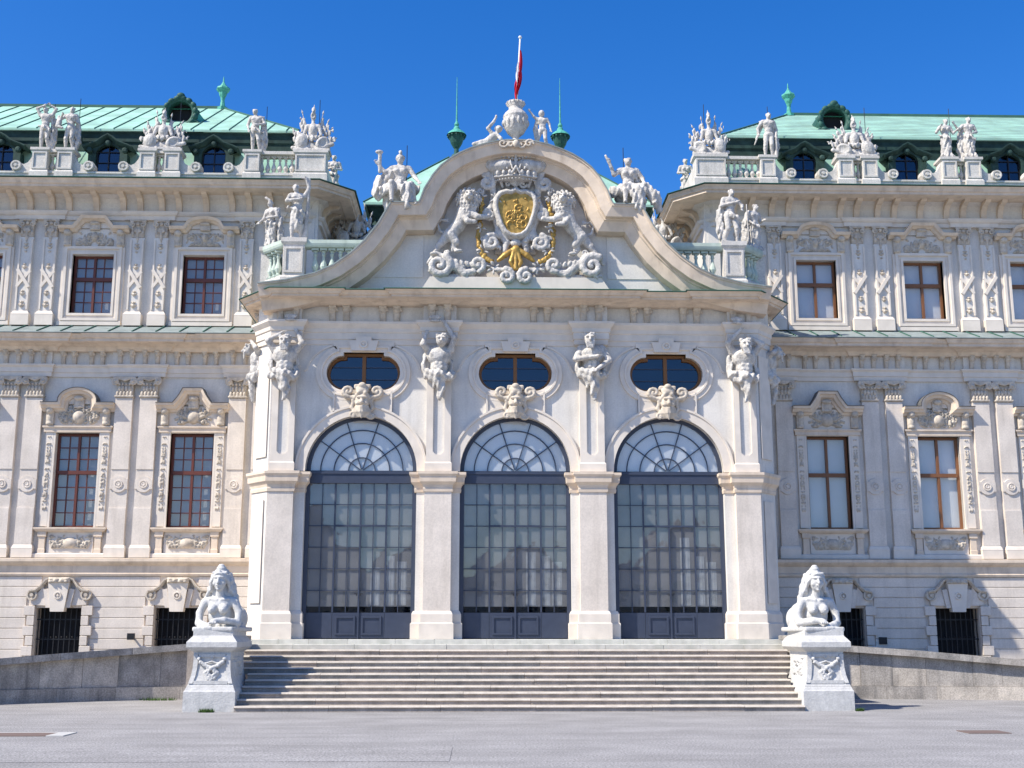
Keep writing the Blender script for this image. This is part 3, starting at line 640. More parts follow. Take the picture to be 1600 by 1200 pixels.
    # upper pilasters
    for c in PAIRS:
        for d in (-.36, .36):
            x = c+d
            if x > XE-.4 or x < 6.3: continue
            p = empty('upper_pilaster', (sx(x), 3.4, 10.8), parent=W)
            MB().stack(x-.24, x+.24, 3.28, 3.45, [(.03, 10.8), (.03, 11.12), (.035, 11.14), (0, 11.2), (-.02, 11.24)]).build('base', 'trim_light', p)
            MB().frustum((x-.19, x+.19, 3.34, 3.45, 11.24), (x-.215, x+.215, 3.34, 3.45, 13.58)).build('shaft', 'plaster', p)
            m = MB()
            for e in (-1, 1):
                m.bar((x+e*.165, 11.3), (x+e*.18, 13.5), .05, .04, 3.305)
            m.build('edge_moulding', 'trim_light', p)
            MB().bar((x-.19, 11.98), (x+.19, 12.55), .10, .06, 3.27).build('cross_band', 'trim_light', p)
            MB().bar((x+.19, 12.0), (x-.19, 12.5), .085, .045, 3.30).build('cross_band', 'trim_light', p)
            o = MB()
            for zz, r in ((11.42, .07), (11.52, .05), (11.78, .06), (11.86, .045), (12.62, .06), (12.72, .04), (13.25, .06), (13.35, .05), (13.12, .035)):
                o.lathe([(0, -r), (r*.8, -r*.5), (r, 0), (r*.7, r*.6), (0, r)], (x, 3.33, zz), 7)
                for e in (-1, 1): o.lathe([(0, -r*.6), (r*.6, 0), (0, r*.6)], (x+e*r*.9, 3.33, zz+r*.3), 5)
            tag(o.build('ornament', 'carving', p), kind='stuff')
            place(CAP['upper'], 'capital', (sx(x), 3.36, 13.60), p)
    # top entablature with big brackets, turning the inner corner
    def corner(pp): return [(6.0, 12.0), (6.0, 3.75), (6.3, 3.45)]+pp
    rs2 = [(c-.68, c+.68) for c in PAIRS]
    pp = pathx(3.45, 6.9, XE, rs2, .06)
    MB().sweep(corner(pp), [(-.2, 14.15), (.08, 14.15), (.08, 14.27), (.13, 14.30), (.17, 14.36), (.17, 14.41), (-.2, 14.42)]).build('architrave', 'trim_light', W)
    MB().sweep(corner([(XE, 3.45)]), [(-.2, 14.42), (.02, 14.42), (.04, 14.70), (.10, 14.84), (.25, 14.93), (-.2, 14.95)]).build('cove', 'plaster', W)
    m = MB().plate([(0, 14.42), (-.10, 14.42), (-.12, 14.55), (-.16, 14.68), (-.28, 14.80), (-.52, 14.86), (-.58, 14.93), (0, 14.93)], [], -.085, .085)
    m.v = [(b, a, c) for a, b, c in m.v]; bm_ = m.mesh('bracket', 'trim', mirror=False)
    for c in PAIRS:
        for d in (-.85, -.33, .33, .85):
            if 6.5 < c+d < XE: place(bm_, 'bracket', (sx(c+d), 3.44, 0), W)
    for x in BAYS: place(bm_, 'bracket', (sx(x), 3.44, 0), W)
    for yy in (4.2, 4.9, 5.6, 6.3, 7.0, 7.7, 8.4): place(bm_, 'bracket', (sx(6.0), yy, 0), W, rot=(0, 0, -side*PI/2))
    MB().sweep(corner([(XE, 3.45)]), [(-.3, 14.93), (.62, 14.93), (.66, 14.90), (.98, 14.90), (.98, 14.97), (1.03, 14.99), (1.06, 15.06), (1.12, 15.12), (-.3, 15.14)]).build('cornice', 'trim', W)
    MB().sweep(corner([(XE, 3.45)]), [(1.15, 15.125), (1.17, 15.15), (1.15, 15.165), (-.5, 15.3)]).build('gutter_edge', 'copper_seam', W)
    # parapet
    MB().box(6.0, XE, 4.0, 4.45, 15.2, 15.95).build('parapet_plinth', 'parapet', W)
    MB().box(5.98, XE, 3.97, 4.42, 15.90, 15.96).build('parapet_ledge', 'parapet', W)
    MB().box(6.0, 6.4, 4.46, 11, 15.2, 16.72).build('side_parapet', 'parapet', W)
    peds = [(c+d, .24) for c in (11.10, 14.45, 17.8) for d in (-.39, .39)]+[(8.2, .24), (6.36, .49)]
    for x, hw in peds:
        if x > XE: continue
        m = MB().stack(x-hw, x+hw, 3.92, 4.42, [(.05, 15.16), (.05, 15.92), (.02, 15.97), (0, 16.0), (0, 16.58), (.04, 16.62), (.06, 16.64), (.06, 16.72)])
        m.sweep(rect(x-hw+.06, x+hw-.06, 16.06, 16.54)[::-1], [(0, 3.92), (0, 3.885), (-.05, 3.885), (-.055, 3.92)], plan=False, closed=True)
        m.build('parapet_pedestal', 'parapet', W)
    for c in (11.10, 14.45, 17.8):
        if c > 17.5: continue
        for d in (-.07, .07): place(BAL, 'baluster', (sx(c+d), 4.17, 15.97), W)
        MB().box(c-.15, c+.15, 3.96, 4.40, 16.60, 16.70).build('parapet_rail', 'parapet', W)
        for e in (-1, 1): place(SCROLL[e*side], 'scroll', (sx(c+e*.63), 3.95, 15.96), W)
    place(SCROLL[side], 'scroll', (sx(8.44), 3.95, 15.96), W)
    place(SCROLL[-side], 'scroll', (sx(17.17), 3.95, 15.96), W)
    for k in range(6): place(BAL, 'baluster', (sx(6.98+.19*k), 4.17, 15.97), W)
    MB().box(6.83, 7.97, 3.96, 4.40, 16.60, 16.70).build('parapet_rail', 'parapet', W)
    # roof
    R = empty('roof', (sx(13), 9.5, 16), parent=W)
    ev = [(6.95, 14), (6.95, 4.85), (XE+1, 4.85)]
    MB().sweep(ev, [(.25, 15.3), (.05, 16.2), (-.13, 17.08), (-.2, 17.2)]).build('mansard', 'copper', R)
    MB().sweep(ev, [(-.4, 17.06), (-.10, 17.06), (-.09, 17.3), (-.05, 17.36), (-.04, 17.6), (0, 17.68), (-.6, 17.68)]).build('eave_cornice', 'copper_dark', R)
    MB().add([(XE+1, 4.8, 17.69), (6.9, 4.8, 17.69), (6.9, 14.2, 17.69), (10.45, 9.5, 20.62), (XE+1, 9.5, 20.62), (XE+1, 4.8, 17.76), (6.9, 4.8, 17.76), (6.9, 14.2, 17.76), (XE+1, 14.2, 17.76)],
             [(5, 6, 3, 4), (6, 7, 3), (0, 1, 6, 5), (1, 2, 7, 6), (7, 8, 4, 3)]).build('copper_sheet', 'copper', R)
    sl_ = (20.62-17.76)/4.7
    x = 7.3; k = 0
    while x < XE+.8 and left:
        yt = 9.5 if x > 10.45 else 4.8+4.7*(x-6.9)/3.55
        MB().add([(x+dx, yy, 17.76+(yy-4.8)*sl_+dz) for yy in (4.79, yt) for dx, dz in ((-.013, 0), (.013, 0), (.013, .032), (-.013, .032))], [(0, 1, 2, 3), (0, 1, 5, 4), (1, 2, 6, 5), (2, 3, 7, 6), (3, 0, 4, 7), (4, 5, 6, 7)]).build('roof_seam', 'copper_seam', R)
        x += .62; k += 1
    if not left:
        rng = random.Random(5); sh = MB(); dk = MB()
        for q in range(15):
            yy = 4.85+q*.31; z = 17.765+(yy-4.8)*sl_; x0 = 6.95+3.55*(yy-4.8)/4.7
            dk.add([(x0, yy-.012, z), (XE+.9, yy-.012, z), (XE+.9, yy+.012, z+.018), (x0, yy+.012, z+.018), (x0, yy-.012, z+.012), (XE+.9, yy-.012, z+.012)], [(4, 5, 2, 3), (0, 1, 5, 4)])
        tag(dk.build('sheet_laps', 'copper_ledge', R), kind='stuff')
    MB().box(10.4, XE+1, 9.42, 9.58, 20.58, 20.68).build('ridge_cap', 'copper_seam', R)
    MB().tube([(6.9, 4.8, 17.78), (10.45, 9.5, 20.64)], .035).build('hip_cap', 'copper_seam', R)
    f = MB().lathe([(.2, -.1), (.2, .02), (.1, .05), (.07, .3), (.09, .42), (.13, .5), (.16, .62), (.22, .68), (.26, .74), (.24, .8), (.14, .86), (.1, .92), (.06, .98), (.03, 1.05), (.02, 1.2), (0, 1.28)], (10.48, 9.5, 20.62), 8)
    f.build('finial', 'verdigris', W)
    # round roof window
    bx, by, bz = 11.15, 6.25, 18.98
    b = empty('bulls_eye_dormer', (sx(bx), by, bz), parent=W)
    MB().lathe([(.40, -.9), (.40, .04), (.46, .08), (.52, .02), (.56, -.05), (.56, -1.2)], (bx, by, bz), 24, 'y').build('ring', 'verdigris_dark', b)
    s = Sc(.02)
    for a in range(0, 360, 24):
        t = math.radians(a+8); s.e((.52*math.cos(t), -.04, .52*math.sin(t)), (.09, .09, .12), (0, -t, 0))
    for d in (-1, 1): s.spiral((d*.5, -.02, -.42), .14, 1.2, .05, d=d); s.c((d*.5, 0, -.3), (d*.58, .1, .1), .06, .05)
    s.e((0, -.05, .60), (.14, .1, .11)); s.c((-.55, .05, -.5), (.55, .05, -.5), .06)
    place(s.mesh('wreath', 'verdigris_dark', .02), 'wreath', (sx(bx), by, bz), b)
    MB().lathe([(0, 0), (.41, 0)], (bx, by+.25, bz), 20, 'y').build('pane', 'dark_room', b)
    MB().add([(bx-.55, by, bz-.35), (bx+.55, by, bz-.35), (bx+.95, by+.5, bz-.35), (bx+.3, by+1.6, bz+.5), (bx-.3, by+1.6, bz+.5), (bx-.95, by+.5, bz-.35), (bx-.5, by+.1, bz+.2), (bx+.5, by+.1, bz+.2)], [(1, 2, 3, 7), (0, 6, 4, 5), (6, 7, 3, 4)]).build('cheek', 'verdigris', b)
    # dormers
    for x in (9.55, 12.92, 16.3):
        dm = empty('dormer', (sx(x), 4.75, 16.0), parent=W); y = 4.52
        pts = [(x-.78, 16.96), (x-.64, 17.03), (x-.5, 17.08), (x-.34, 17.14), (x-.16, 17.29), (x, 17.38), (x+.16, 17.29), (x+.34, 17.14), (x+.5, 17.08), (x+.64, 17.03), (x+.78, 16.96)]
        MB().plate([(x-.50, 15.6), (x-.38, 15.6), (x-.38, 16.78)]+arc(x, 16.70, .40, 165, 15, 8)+[(x+.38, 16.78), (x+.38, 15.6), (x+.50, 15.6), (x+.50, 17.0)]+pts[::-1][1:-1]+[(x-.50, 17.0)], [], y, y+.5).build('front', 'copper_dark', dm)
        MB().sweep(pts, [(.10, y), (.10, y-.05), (.03, y-.16), (0, y-.18), (-.03, y-.18), (-.03, y+.7)], plan=False).build('hood', 'copper_dark', dm)
        f = MB()
        for d in (-1, 1): f.lathe([(0, .06), (.05, .06), (.09, .03), (.1, 0)], (x+d*.56, y-.1, 16.86), 10, 'y'); f.box(min(x+d*.5, x+d*.62), max(x+d*.5, x+d*.62), y-.02, y+.3, 15.7, 16.78)
        f.lathe([(0, .08), (.06, .07), (.1, .02), (.11, 0)], (x, y-.06, 17.13), 10, 'y')
        f.build('trim', 'copper_dark', dm)
        fr = MB()
        for xx in (-.37, -.015, .34): fr.box(x+xx, x+xx+.03, y+.1, y+.14, 15.7, 17.06)
        for zz in (16.1, 16.5, 16.86): fr.box(x-.38, x+.38, y+.105, y+.135, zz, zz+.025)
        fr.build('frame', 'iron', dm)
        MB().box(x-.40, x+.40, y+.15, y+.155, 15.7, 17.08).build('pane', 'glass_dark', dm)
        MB().box(x-.40, x+.40, y+.3, y+.32, 15.7, 17.08).build('blind', 'blind', dm)
    SX = 1
    return W
WLEFT = wing(-1); WRIGHT = wing(1)
# ---------------------------------------------------------------- entrance pavilion
def prism(m, poly, z0, z1):
    n = len(poly); tr = tessellate_polygon([[Vector((p[0], p[1], 0)) for p in poly]])
    v = [(p[0], p[1], z0) for p in poly]+[(p[0], p[1], z1) for p in poly]
    return m.add(v, [tuple(reversed(t)) for t in tr]+[tuple(i+n for i in t) for t in tr]+[(i, (i+1) % n, n+(i+1) % n, n+i) for i in range(n)])
FL = 1.58; DC = (-4.14, 0., 4.14); R0 = 1.49; SPR = 6.01
E_ = empty('entrance_pavilion', (0, 0, FL), 'projecting cream entrance pavilion with three glazed arches and a curved pediment', 'pavilion')
OV = [(-1.0, 0)]+[(-.5+.49*math.cos(t)*1.02, .49*math.sin(t)) for t in np.linspace(PI*.97, PI*.62, 8)]+[(-.55, .47), (-.55, .565), (.55, .565), (.55, .47)]+[(.5+.49*math.cos(t)*1.02, .49*math.sin(t)) for t in np.linspace(PI*.38, -PI*.5, 16)]+[(-.5+.49*math.cos(t)*1.02, .49*math.sin(t)) for t in np.linspace(-PI*.5, -PI*.97, 10)]
def ov(c, z=8.68): return [(c+x, z+y) for x, y in OV]
out = [(-6.56, FL)]
for c in DC: out += [(c-R0, FL)]+arc(c, SPR, R0, 180, 0, 30)+[(c+R0, FL)]
out += [(6.56, FL), (6.56, 10.6), (-6.56, 10.6)]
MB().plate(out, [ov(c) for c in DC], 0, .5).build('front_wall', 'plaster', E_)
for sd in (-1, 1):
    SX = sd
    prism(MB(), [(7.1, 3.2), (7.1, .42), (6.6, -.165), (6.3, -.1), (6.3, 3.2)], FL, 10.6).build('corner_wall', 'plaster_warm' if 0 else 'plaster', E_)
    MB().sweep([(6.66, -.12), (7.03, .315)], [(.0, 6.35), (.025, 6.35), (.025, 9.2), (0, 9.2)]).build('corner_panel', 'trim_light', E_)
    MB().sweep([(6.68, -.10), (7.01, .295)], [(.0, 2.5), (.025, 2.5), (.025, 5.2), (0, 5.2)]).build('corner_panel', 'trim_light', E_)
    MB().box(6.95, 7.16, .62, 1.15, 6.2, 9.5).build('side_pilaster', 'trim_light', E_)
SX = 1
def pierpath(a):
    if a == 1: return [(-2.67, .3), (-2.67, 0), (-2.43, 0), (-2.43, -.2), (-1.71, -.2), (-1.71, 0), (-1.49, 0), (-1.49, .3)]
    return [(-7.1, 3.1), (-7.1, .42), (-6.57, -.2), (-5.9, -.2), (-5.9, 0), (-5.64, 0), (-5.64, .3)]
for a in (0, 1):
    for sd in (1, -1):
        SX = sd; x0, x1 = (-6.57, -5.9) if a == 0 else (-2.43, -1.71); cx = (x0+x1)/2; pp = pierpath(a)
        p = empty('pier', (sx(cx), -.1, FL), parent=E_)
        MB().box(x0, x1, -.2, .05, FL, 5.5).build('shaft', 'plaster_warm', p)
        MB().sweep(pp, [(-.1, FL), (.09, FL), (.09, 1.98), (.06, 2.0), (.06, 2.22), (.035, 2.27), (.02, 2.30), (-.1, 2.30)]).build('base', 'trim_light', p)
        MB().sweep(pp, [(-.1, 5.42), (.03, 5.42), (.04, 5.50), (.03, 5.53), (.05, 5.60), (.10, 5.66), (.12, 5.68), (.13, 5.82), (.17, 5.88), (.17, 5.95), (-.1, 5.98)]).build('impost', 'trim', p)
        q = empty('pilaster', (sx(cx), -.1, 5.98), parent=E_)
        MB().stack(x0+.03, x1-.03, -.2, .05, [(.03, 5.97), (.03, 6.18), (0, 6.22)]).build('base', 'trim_light', q)
        MB().plate(rect(x0+.03, x1-.03, 6.22, 9.5), [[(cx-.15, 6.5), (cx-.07, 6.42), (cx+.07, 6.42), (cx+.15, 6.5), (cx+.15, 8.6), (cx-.15, 8.6)]], -.2, -.12).build('shaft', 'trim_light', q)
        MB().box(x0+.03, x1-.03, -.14, .04, 6.22, 9.5).build('panel_ground', 'plaster', q)
SX = 1
# doors
def pane_me(w, h): return rawmesh('pane', MB().box(-w/2, w/2, -.004, .004, -h/2, h/2).v, MB().box(0, 1, 0, 1, 0, 1).f, 'glass')
pm = pane_me(.335, .565); rng = random.Random(8)
for n, c in enumerate(DC):
    d = empty('glazed_door', (c, .22, FL), parent=E_); y = .2
    f = MB()
    for s_ in (-1, 1): x0, x1 = sorted((c+s_*1.375, c+s_*1.50)); f.box(x0, x1, y-.02, y+.12, FL, 6.0)
    f.box(c-1.375, c+1.375, y-.06, y+.12, 5.68, 6.02); f.box(c-1.375, c+1.375, y-.085, y, 5.93, 5.99)
    f.sweep(arc(c, 6.02, 1.5, 180, 0, 32), [(0, y+.12), (0, y-.02), (.12, y-.02), (.12, y+.12)], plan=False)
    f.build('frame', 'door_paint', d)
    b = MB()
    for i in range(1, 8):
        x = c-1.375+.34375*i; wd = .045 if i % 2 == 0 else .022
        b.box(x-wd/2, x+wd/2, y+(.008 if i % 2 == 0 else .014), y+.04, 2.27, 5.68)
    for r_ in range(1, 6):
        z = 2.27+r_*.5683; b.box(c-1.375, c+1.375, y+.015, y+.04, z-.012, z+.012)
    b.box(c-.7, c+.7, y+.004, y+.04, 4.52, 4.57); b.box(c-.02, c+.02, y-.03, y+.01, FL, 4.5)
    for r_ in (.36, .75, 1.11): b.sweep(arc(c, 6.02, r_, 180, 0, 24), [(-.014, y+.05), (-.014, y+.01), (.014, y+.01), (.014, y+.05)], plan=False)
    for k in range(1, 5):
        t = math.radians(36*k); b.bar((c+.05*math.cos(t), 6.02+.05*math.sin(t)), (c+1.40*math.cos(t), 6.02+1.40*math.sin(t)), .026, .04, y+.008)
    b.build('glazing_bars', 'door_paint', d)
    for k in range(4):
        x0 = c-1.375+.6875*k; m = MB().box(x0+.004, x0+.684, y+.004, y+.06, FL+.02, 2.262)
        if k in (1, 2): m.sweep(rect(x0+.13, x0+.56, 1.74, 2.12)[::-1], [(0, y), (0, y-.025), (-.05, y-.025), (-.055, y+.005)], plan=False, closed=True)
        m.build('kick_panel', 'door_paint', d)
    m = MB()
    for s_ in (-.05, .05): m.tube([(c+s_, y-.05, 2.7), (c+s_, y-.07, 2.75), (c+s_*2.2, y-.07, 2.75)], .012)
    m.build('handle', 'iron', d)
    for i in range(8):
        for r_ in range(6): place(pm, 'pane', (c-1.375+.34375*(i+.5), y+.03+rng.uniform(-.002, .002), 2.27+.5683*(r_+.5)), d, rot=(rng.uniform(-.006, .006), 0, rng.uniform(-.006, .006)))
    for k in range(5):
        for ra, rb in ((.02, .36), (.36, .75), (.75, 1.11), (1.11, 1.39)):
            MB().plate(arc(c, 6.02, rb, 36*k, 36*k+36, 5)+arc(c, 6.02, ra, 36*k+36, 36*k, 5), [], y+.028, y+.034).build('fan_pane', 'glass', d)
    MB().plate(arc(c, 6.02, 1.40, 0, 180, 24), [], y+.052, y+.06).build('fan_blind', 'blind_white', d)
    MB().box(c-1.38, c+1.38, y+.056, y+.062, 2.42, 6.0).build('blind', 'blind_grey', d)
    for i, (xa, h) in enumerate(((.42, 1.0+.4*n), (.80, 1.3), (1.12, 1.15))):
        cu = [(c+xa-.13+.0217*k, y+.049+.004*math.sin(k*1.7+n)) for k in range(13)]
        MB().sweep(cu, [(0, 2.45), (0, 2.45+h)], caps=False).build('curtain', 'curtain', d, True)
    # archivolt and keystone panel
    MB().sweep([(c-R0, 5.98)]+arc(c, SPR, R0, 180, 0, 30)+[(c+R0, 5.98)], [(0, .1), (0, -.07), (-.22, -.07), (-.225, -.10), (-.28, -.10), (-.29, .02)], plan=False).build('archivolt', 'trim_light', E_)
    MB().plate([(c-.82, 7.62), (c-.82, 8.14), (c-.70, 8.14), (c+.70, 8.14), (c+.82, 8.14), (c+.82, 7.62), (c+.58, 7.72), (c, 7.80), (c-.58, 7.72)] if 0 else
               [(c-.80, 7.60)]+[(c-.80, 8.2), (c+.80, 8.2), (c+.80, 7.60)]+arc(c, SPR, 1.76, 63, 117, 8)[1:-1], [], -.065, .02).build('keystone_panel', 'trim_light', E_)
    MB().sweep([(c-.80, 7.58), (c-.80, 8.16)], [(0, .02), (0, -.10), (.05, -.10), (.05, .02)], plan=False).build('panel_edge', 'trim_light', E_)
    MB().sweep([(c+.75, 7.58), (c+.75, 8.16)], [(0, .02), (0, -.10), (.05, -.10), (.05, .02)], plan=False).build('panel_edge', 'trim_light', E_)
    # oval window
    o = empty('oval_window', (c, 0, 8.68), parent=E_); P_ = ov(c)
    MB().sweep(P_, [(.0, .3), (0, -.05), (-.10, -.06), (-.11, -.10), (-.16, -.10), (-.17, -.07), (-.28, -.07), (-.29, .02)], plan=False, closed=True).build('surround', 'trim_light', o)
    MB().sweep([(c-1.62+.0, 8.75)]+[(c-.45+1.12*math.cos(t), 8.68+.84*math.sin(t)) for t in np.linspace(PI*.95, PI*.62, 8)], [(0, .02), (0, -.03), (.05, -.03), (.06, .02)], plan=False).build('outer_moulding', 'trim_light', o)
    MB().sweep([(c+.45+1.12*math.cos(t), 8.68+.84*math.sin(t)) for t in np.linspace(PI*.38, PI*.05, 8)]+[(c+1.62, 8.75)], [(0, .02), (0, -.03), (.05, -.03), (.06, .02)], plan=False).build('outer_moulding', 'trim_light', o)
    MB().plate([(c-.33, 9.27), (c+.33, 9.27), (c+.40, 9.55), (c+.21, 9.55), (c+.21, 9.66), (c-.21, 9.66), (c-.21, 9.55), (c-.40, 9.55)], [], -.17, .0).build('keystone', 'trim_light', o)
    MB().lathe([(0, .05), (.03, .05), (.04, .01), (.08, .04), (.11, .04), (.12, 0)], (c, -.17, 9.45), 14, 'y').build('rosette', 'trim_light', o)
    f = MB().sweep(P_, [(0, .26), (0, .14), (.075, .14), (.08, .26)], plan=False, closed=True); f.box(c-.05, c+.05, .15, .24, 8.2, 9.24)
    f.build('frame', 'wood_orange', o)
    g_ = MB()
    for zz in (8.52, 8.86): g_.box(c-.95, c+.95, .19, .215, zz, zz+.02)
    g_.build('glazing_bars', 'door_paint', o)
    for s_ in (-1, 1): MB().box(min(c, c+s_*.98), max(c, c+s_*.98), .225, .23, 8.2, 9.24).build('pane', 'glass_dark', o)
    MB().box(c-1.05, c+1.05, .44, .46, 8.1, 9.3).build('blind', 'blind_grey', o)
# carved masks
def mask():
    s = Sc(.022)
    s.b((0, .06, .5), (.17, .08, .36), rd=.06)
    s.e((0, -.06, .50), (.17, .17, .24)); s.e((0, -.2, .60), (.13, .05, .035)); s.c((0, -.21, .56), (0, -.27, .46), .03, .045)
    for d in (-1, 1):
        s.e((d*.065, -.215, .545), (.035, .03, .02), cut=True, k=.01); s.e((d*.09, -.16, .44), (.06, .06, .05))
        s.spiral((d*.33, -.06, .78), .13, 1.4, .05, d=d, a0=-PI/2); s.c((d*.2, -.05, .62), (d*.36, -.02, .62), .07, .06); s.c((d*.38, -.02, .64), (d*.45, 0, .78), .06, .05)
        s.spiral((d*.2, -.08, .14), .09, 1.3, .036, d=-d); s.path([(d*.2, -.05, .5), (d*.24, -.03, .35), (d*.17, -.06, .22)], [.05, .05, .04])
        for i in range(5): s.path([(d*.03*i+d*.02, -.2+.02*i, .36), (d*.04*i+d*.03, -.2+.025*i, .22), (d*.03*i+d*.02, -.16+.02*i, .08)], [.03, .03, .015], k=.01)
        for i in range(4): s.e((d*(.08+.045*i), -.16+.035*i, .72-.06*i), (.05, .05, .06), k=.01)
    s.e((0, -.215, .385), (.06, .03, .018), cut=True, k=.01); s.c((0, -.2, .36), (0, -.17, .06), .04, .02)
    s.e((0, -.1, .8), (.16, .1, .12)); s.e((0, -.14, .92), (.09, .08, .08)); s.b((0, .0, .9), (.2, .1, .06), rd=.03)
    return s.mesh('mask', 'carving', .0155)
mk = mask()
for c in DC: place(mk, 'keystone_mask', (c, -.10, 7.33), E_, (1.14, 1.1, 1.04))
# entablature
half = [(-7.1, 3.2), (-7.1, .42), (-6.62, -.2), (-5.86, -.2), (-5.86, 0), (-2.5, 0), (-2.5, -.2), (-1.64, -.2), (-1.64, 0)]
full = half+[(-x, y) for x, y in reversed(half)]
MB().sweep(full, [(-.2, 9.46), (.03, 9.46), (.03, 9.60), (.06, 9.61), (.06, 9.78), (.09, 9.80), (.10, 9.90), (.16, 9.97), (.2, 10.02), (.2, 10.08), (-.2, 10.09)]).build('architrave', 'trim_light', E_)
MB().sweep(full, [(-.2, 10.09), (.02, 10.09), (.02, 10.55), (-.2, 10.55)]).build('frieze', 'plaster', E_)
PC = [(x, -.2 if k % 3 == 0 else 0) for k, x in enumerate((-6.2, -4.83, -3.45, -2.07))]+[(-.69, 0), (.69, 0)]+[(x, -.2 if k % 3 == 0 else 0) for k, x in enumerate((2.07, 3.45, 4.83, 6.2))]
for x, y in PC:
    for d in (-.19, .19): place(CON, 'console', (x+d*(1. if y == 0 else 1.1), y, 10.08), E_, (1.4, 1.1, 1.1))
for sd in (-1, 1):
    for yy in (.75, 1.5, 2.2): place(CON, 'console', (sd*7.1, yy, 10.08), E_, (1.25, 1, 1.08), (0, 0, sd*PI/2))
h2 = [(-6.78, 3.2), (-6.78, .50), (-6.2, -.2), (-5.45, -.2), (-5.45, -.06), (-2.68, -.06), (-2.68, -.2)]
f2 = h2+[(-x, y) for x, y in reversed(h2)]
rs3 = [(x-.40, x+.40) for x, y in PC]
bed = [(-6.95, 3.2), (-6.95, .45), (-6.42, -.2)]
for x, y in PC:
    yb = -.2 if abs(x) > 5.5 or abs(x) < 2.4 else -.06
    if abs(x) > 6: bed += [(x-.38, -.26), (x+.38, -.26)] if 0 else []
    bed += [(x-.38, yb-.01), (x-.38, yb-.08), (x+.38, yb-.08), (x+.38, yb-.01)] if abs(x) < 6 else []
bed = [p for p in bed]+[(6.42, -.2), (6.95, .45), (6.95, 3.2)]
MB().sweep(bed, [(-.2, 10.53), (.10, 10.53), (.15, 10.545), (.20, 10.57), (.26, 10.59), (-.2, 10.60)]).build('bed_moulding', 'trim', E_)
MB().sweep(f2, [(-.2, 10.585), (.36, 10.585), (.40, 10.595), (.42, 10.60), (.68, 10.605), (.68, 10.665), (.73, 10.67), (.76, 10.72), (.84, 10.77), (-.2, 10.85)]).build('cornice', 'trim', E_)
MB().sweep(f2, [(.85, 10.772), (.88, 10.785), (.87, 10.80), (-.3, 10.95)]).build('cornice_capping', 'copper_seam', E_)
prism(MB(), [(-7.1, 3.2), (-7.1, .42), (-6.6, 0), (6.6, 0), (7.1, .42), (7.1, 3.2)], 10.6, 10.9).build('terrace_slab', 'copper_ledge', E_)
MB().box(-7.1, 7.1, -.2, 3.2, 1.2, FL-.004).build('floor', 'step_top', E_)
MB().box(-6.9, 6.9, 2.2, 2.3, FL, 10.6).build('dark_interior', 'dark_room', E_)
# pediment
hp = [(-6.95, 10.93), (-6.2, 11.03), (-5.42, 11.23), (-4.92, 11.47), (-4.49, 11.79), (-4.11, 12.16), (-3.76, 12.63), (-3.42, 13.26), (-2.66, 13.27), (-2.62, 13.34), (-2.51, 13.66), (-2.29, 14.05), (-2.07, 14.33), (-1.82, 14.54), (-1.55, 14.71), (-1.25, 14.85), (-.88, 14.98), (-.5, 15.07), (-.25, 15.095)]
PL = hp+[(0, 15.10)]+[(-x, z) for x, z in reversed(hp)]
MB().plate([(-6.95, 10.75)]+PL+[(6.95, 10.75)], [], -.12, .22).build('tympanum', 'plaster', E_)
MB().sweep(PL, [(0, .22), (0, -.92), (.05, -.92), (.07, -.88), (.33, -.81), (.34, -.66), (.38, -.66), (.40, -.60), (.66, -.50), (.68, -.1)], plan=False).build('raking_cornice', 'trim', E_)
MB().sweep(PL, [(.012, -.945), (-.02, -.945), (-.03, -.92), (-.03, .25)], plan=False).build('copper_capping', 'copper_ledge', E_)
MB().plate([(-2.68, 10.76), (-2.35, 11.28), (2.35, 11.28), (2.68, 10.76)], [], -.5, -.1).build('pediment_base', 'trim_light', E_)
for sd in (-1, 1):
    SX = sd; MB().plate([(2.55, 11.35), (4.0, 11.35), (3.45, 11.95), (3.1, 12.55), (2.55, 12.55)], [], -.145, -.1).build('tympanum_panel', 'plaster', E_)
SX = 1
s = Sc(.02)
for d in (-1, 1): s.spiral((d*.36, 0, .06), .12, 1.3, .035, d=d); s.spiral((d*.14, 0, .02), .09, 1.2, .03, d=-d); s.c((d*.2, 0, .12), (d*.45, 0, .1), .03, .02)
s.e((0, -.02, .05), (.09, .07, .12))
place(s.mesh('crest', 'carving', .018), 'arch_crest', (0, -.92, 14.93), E_)
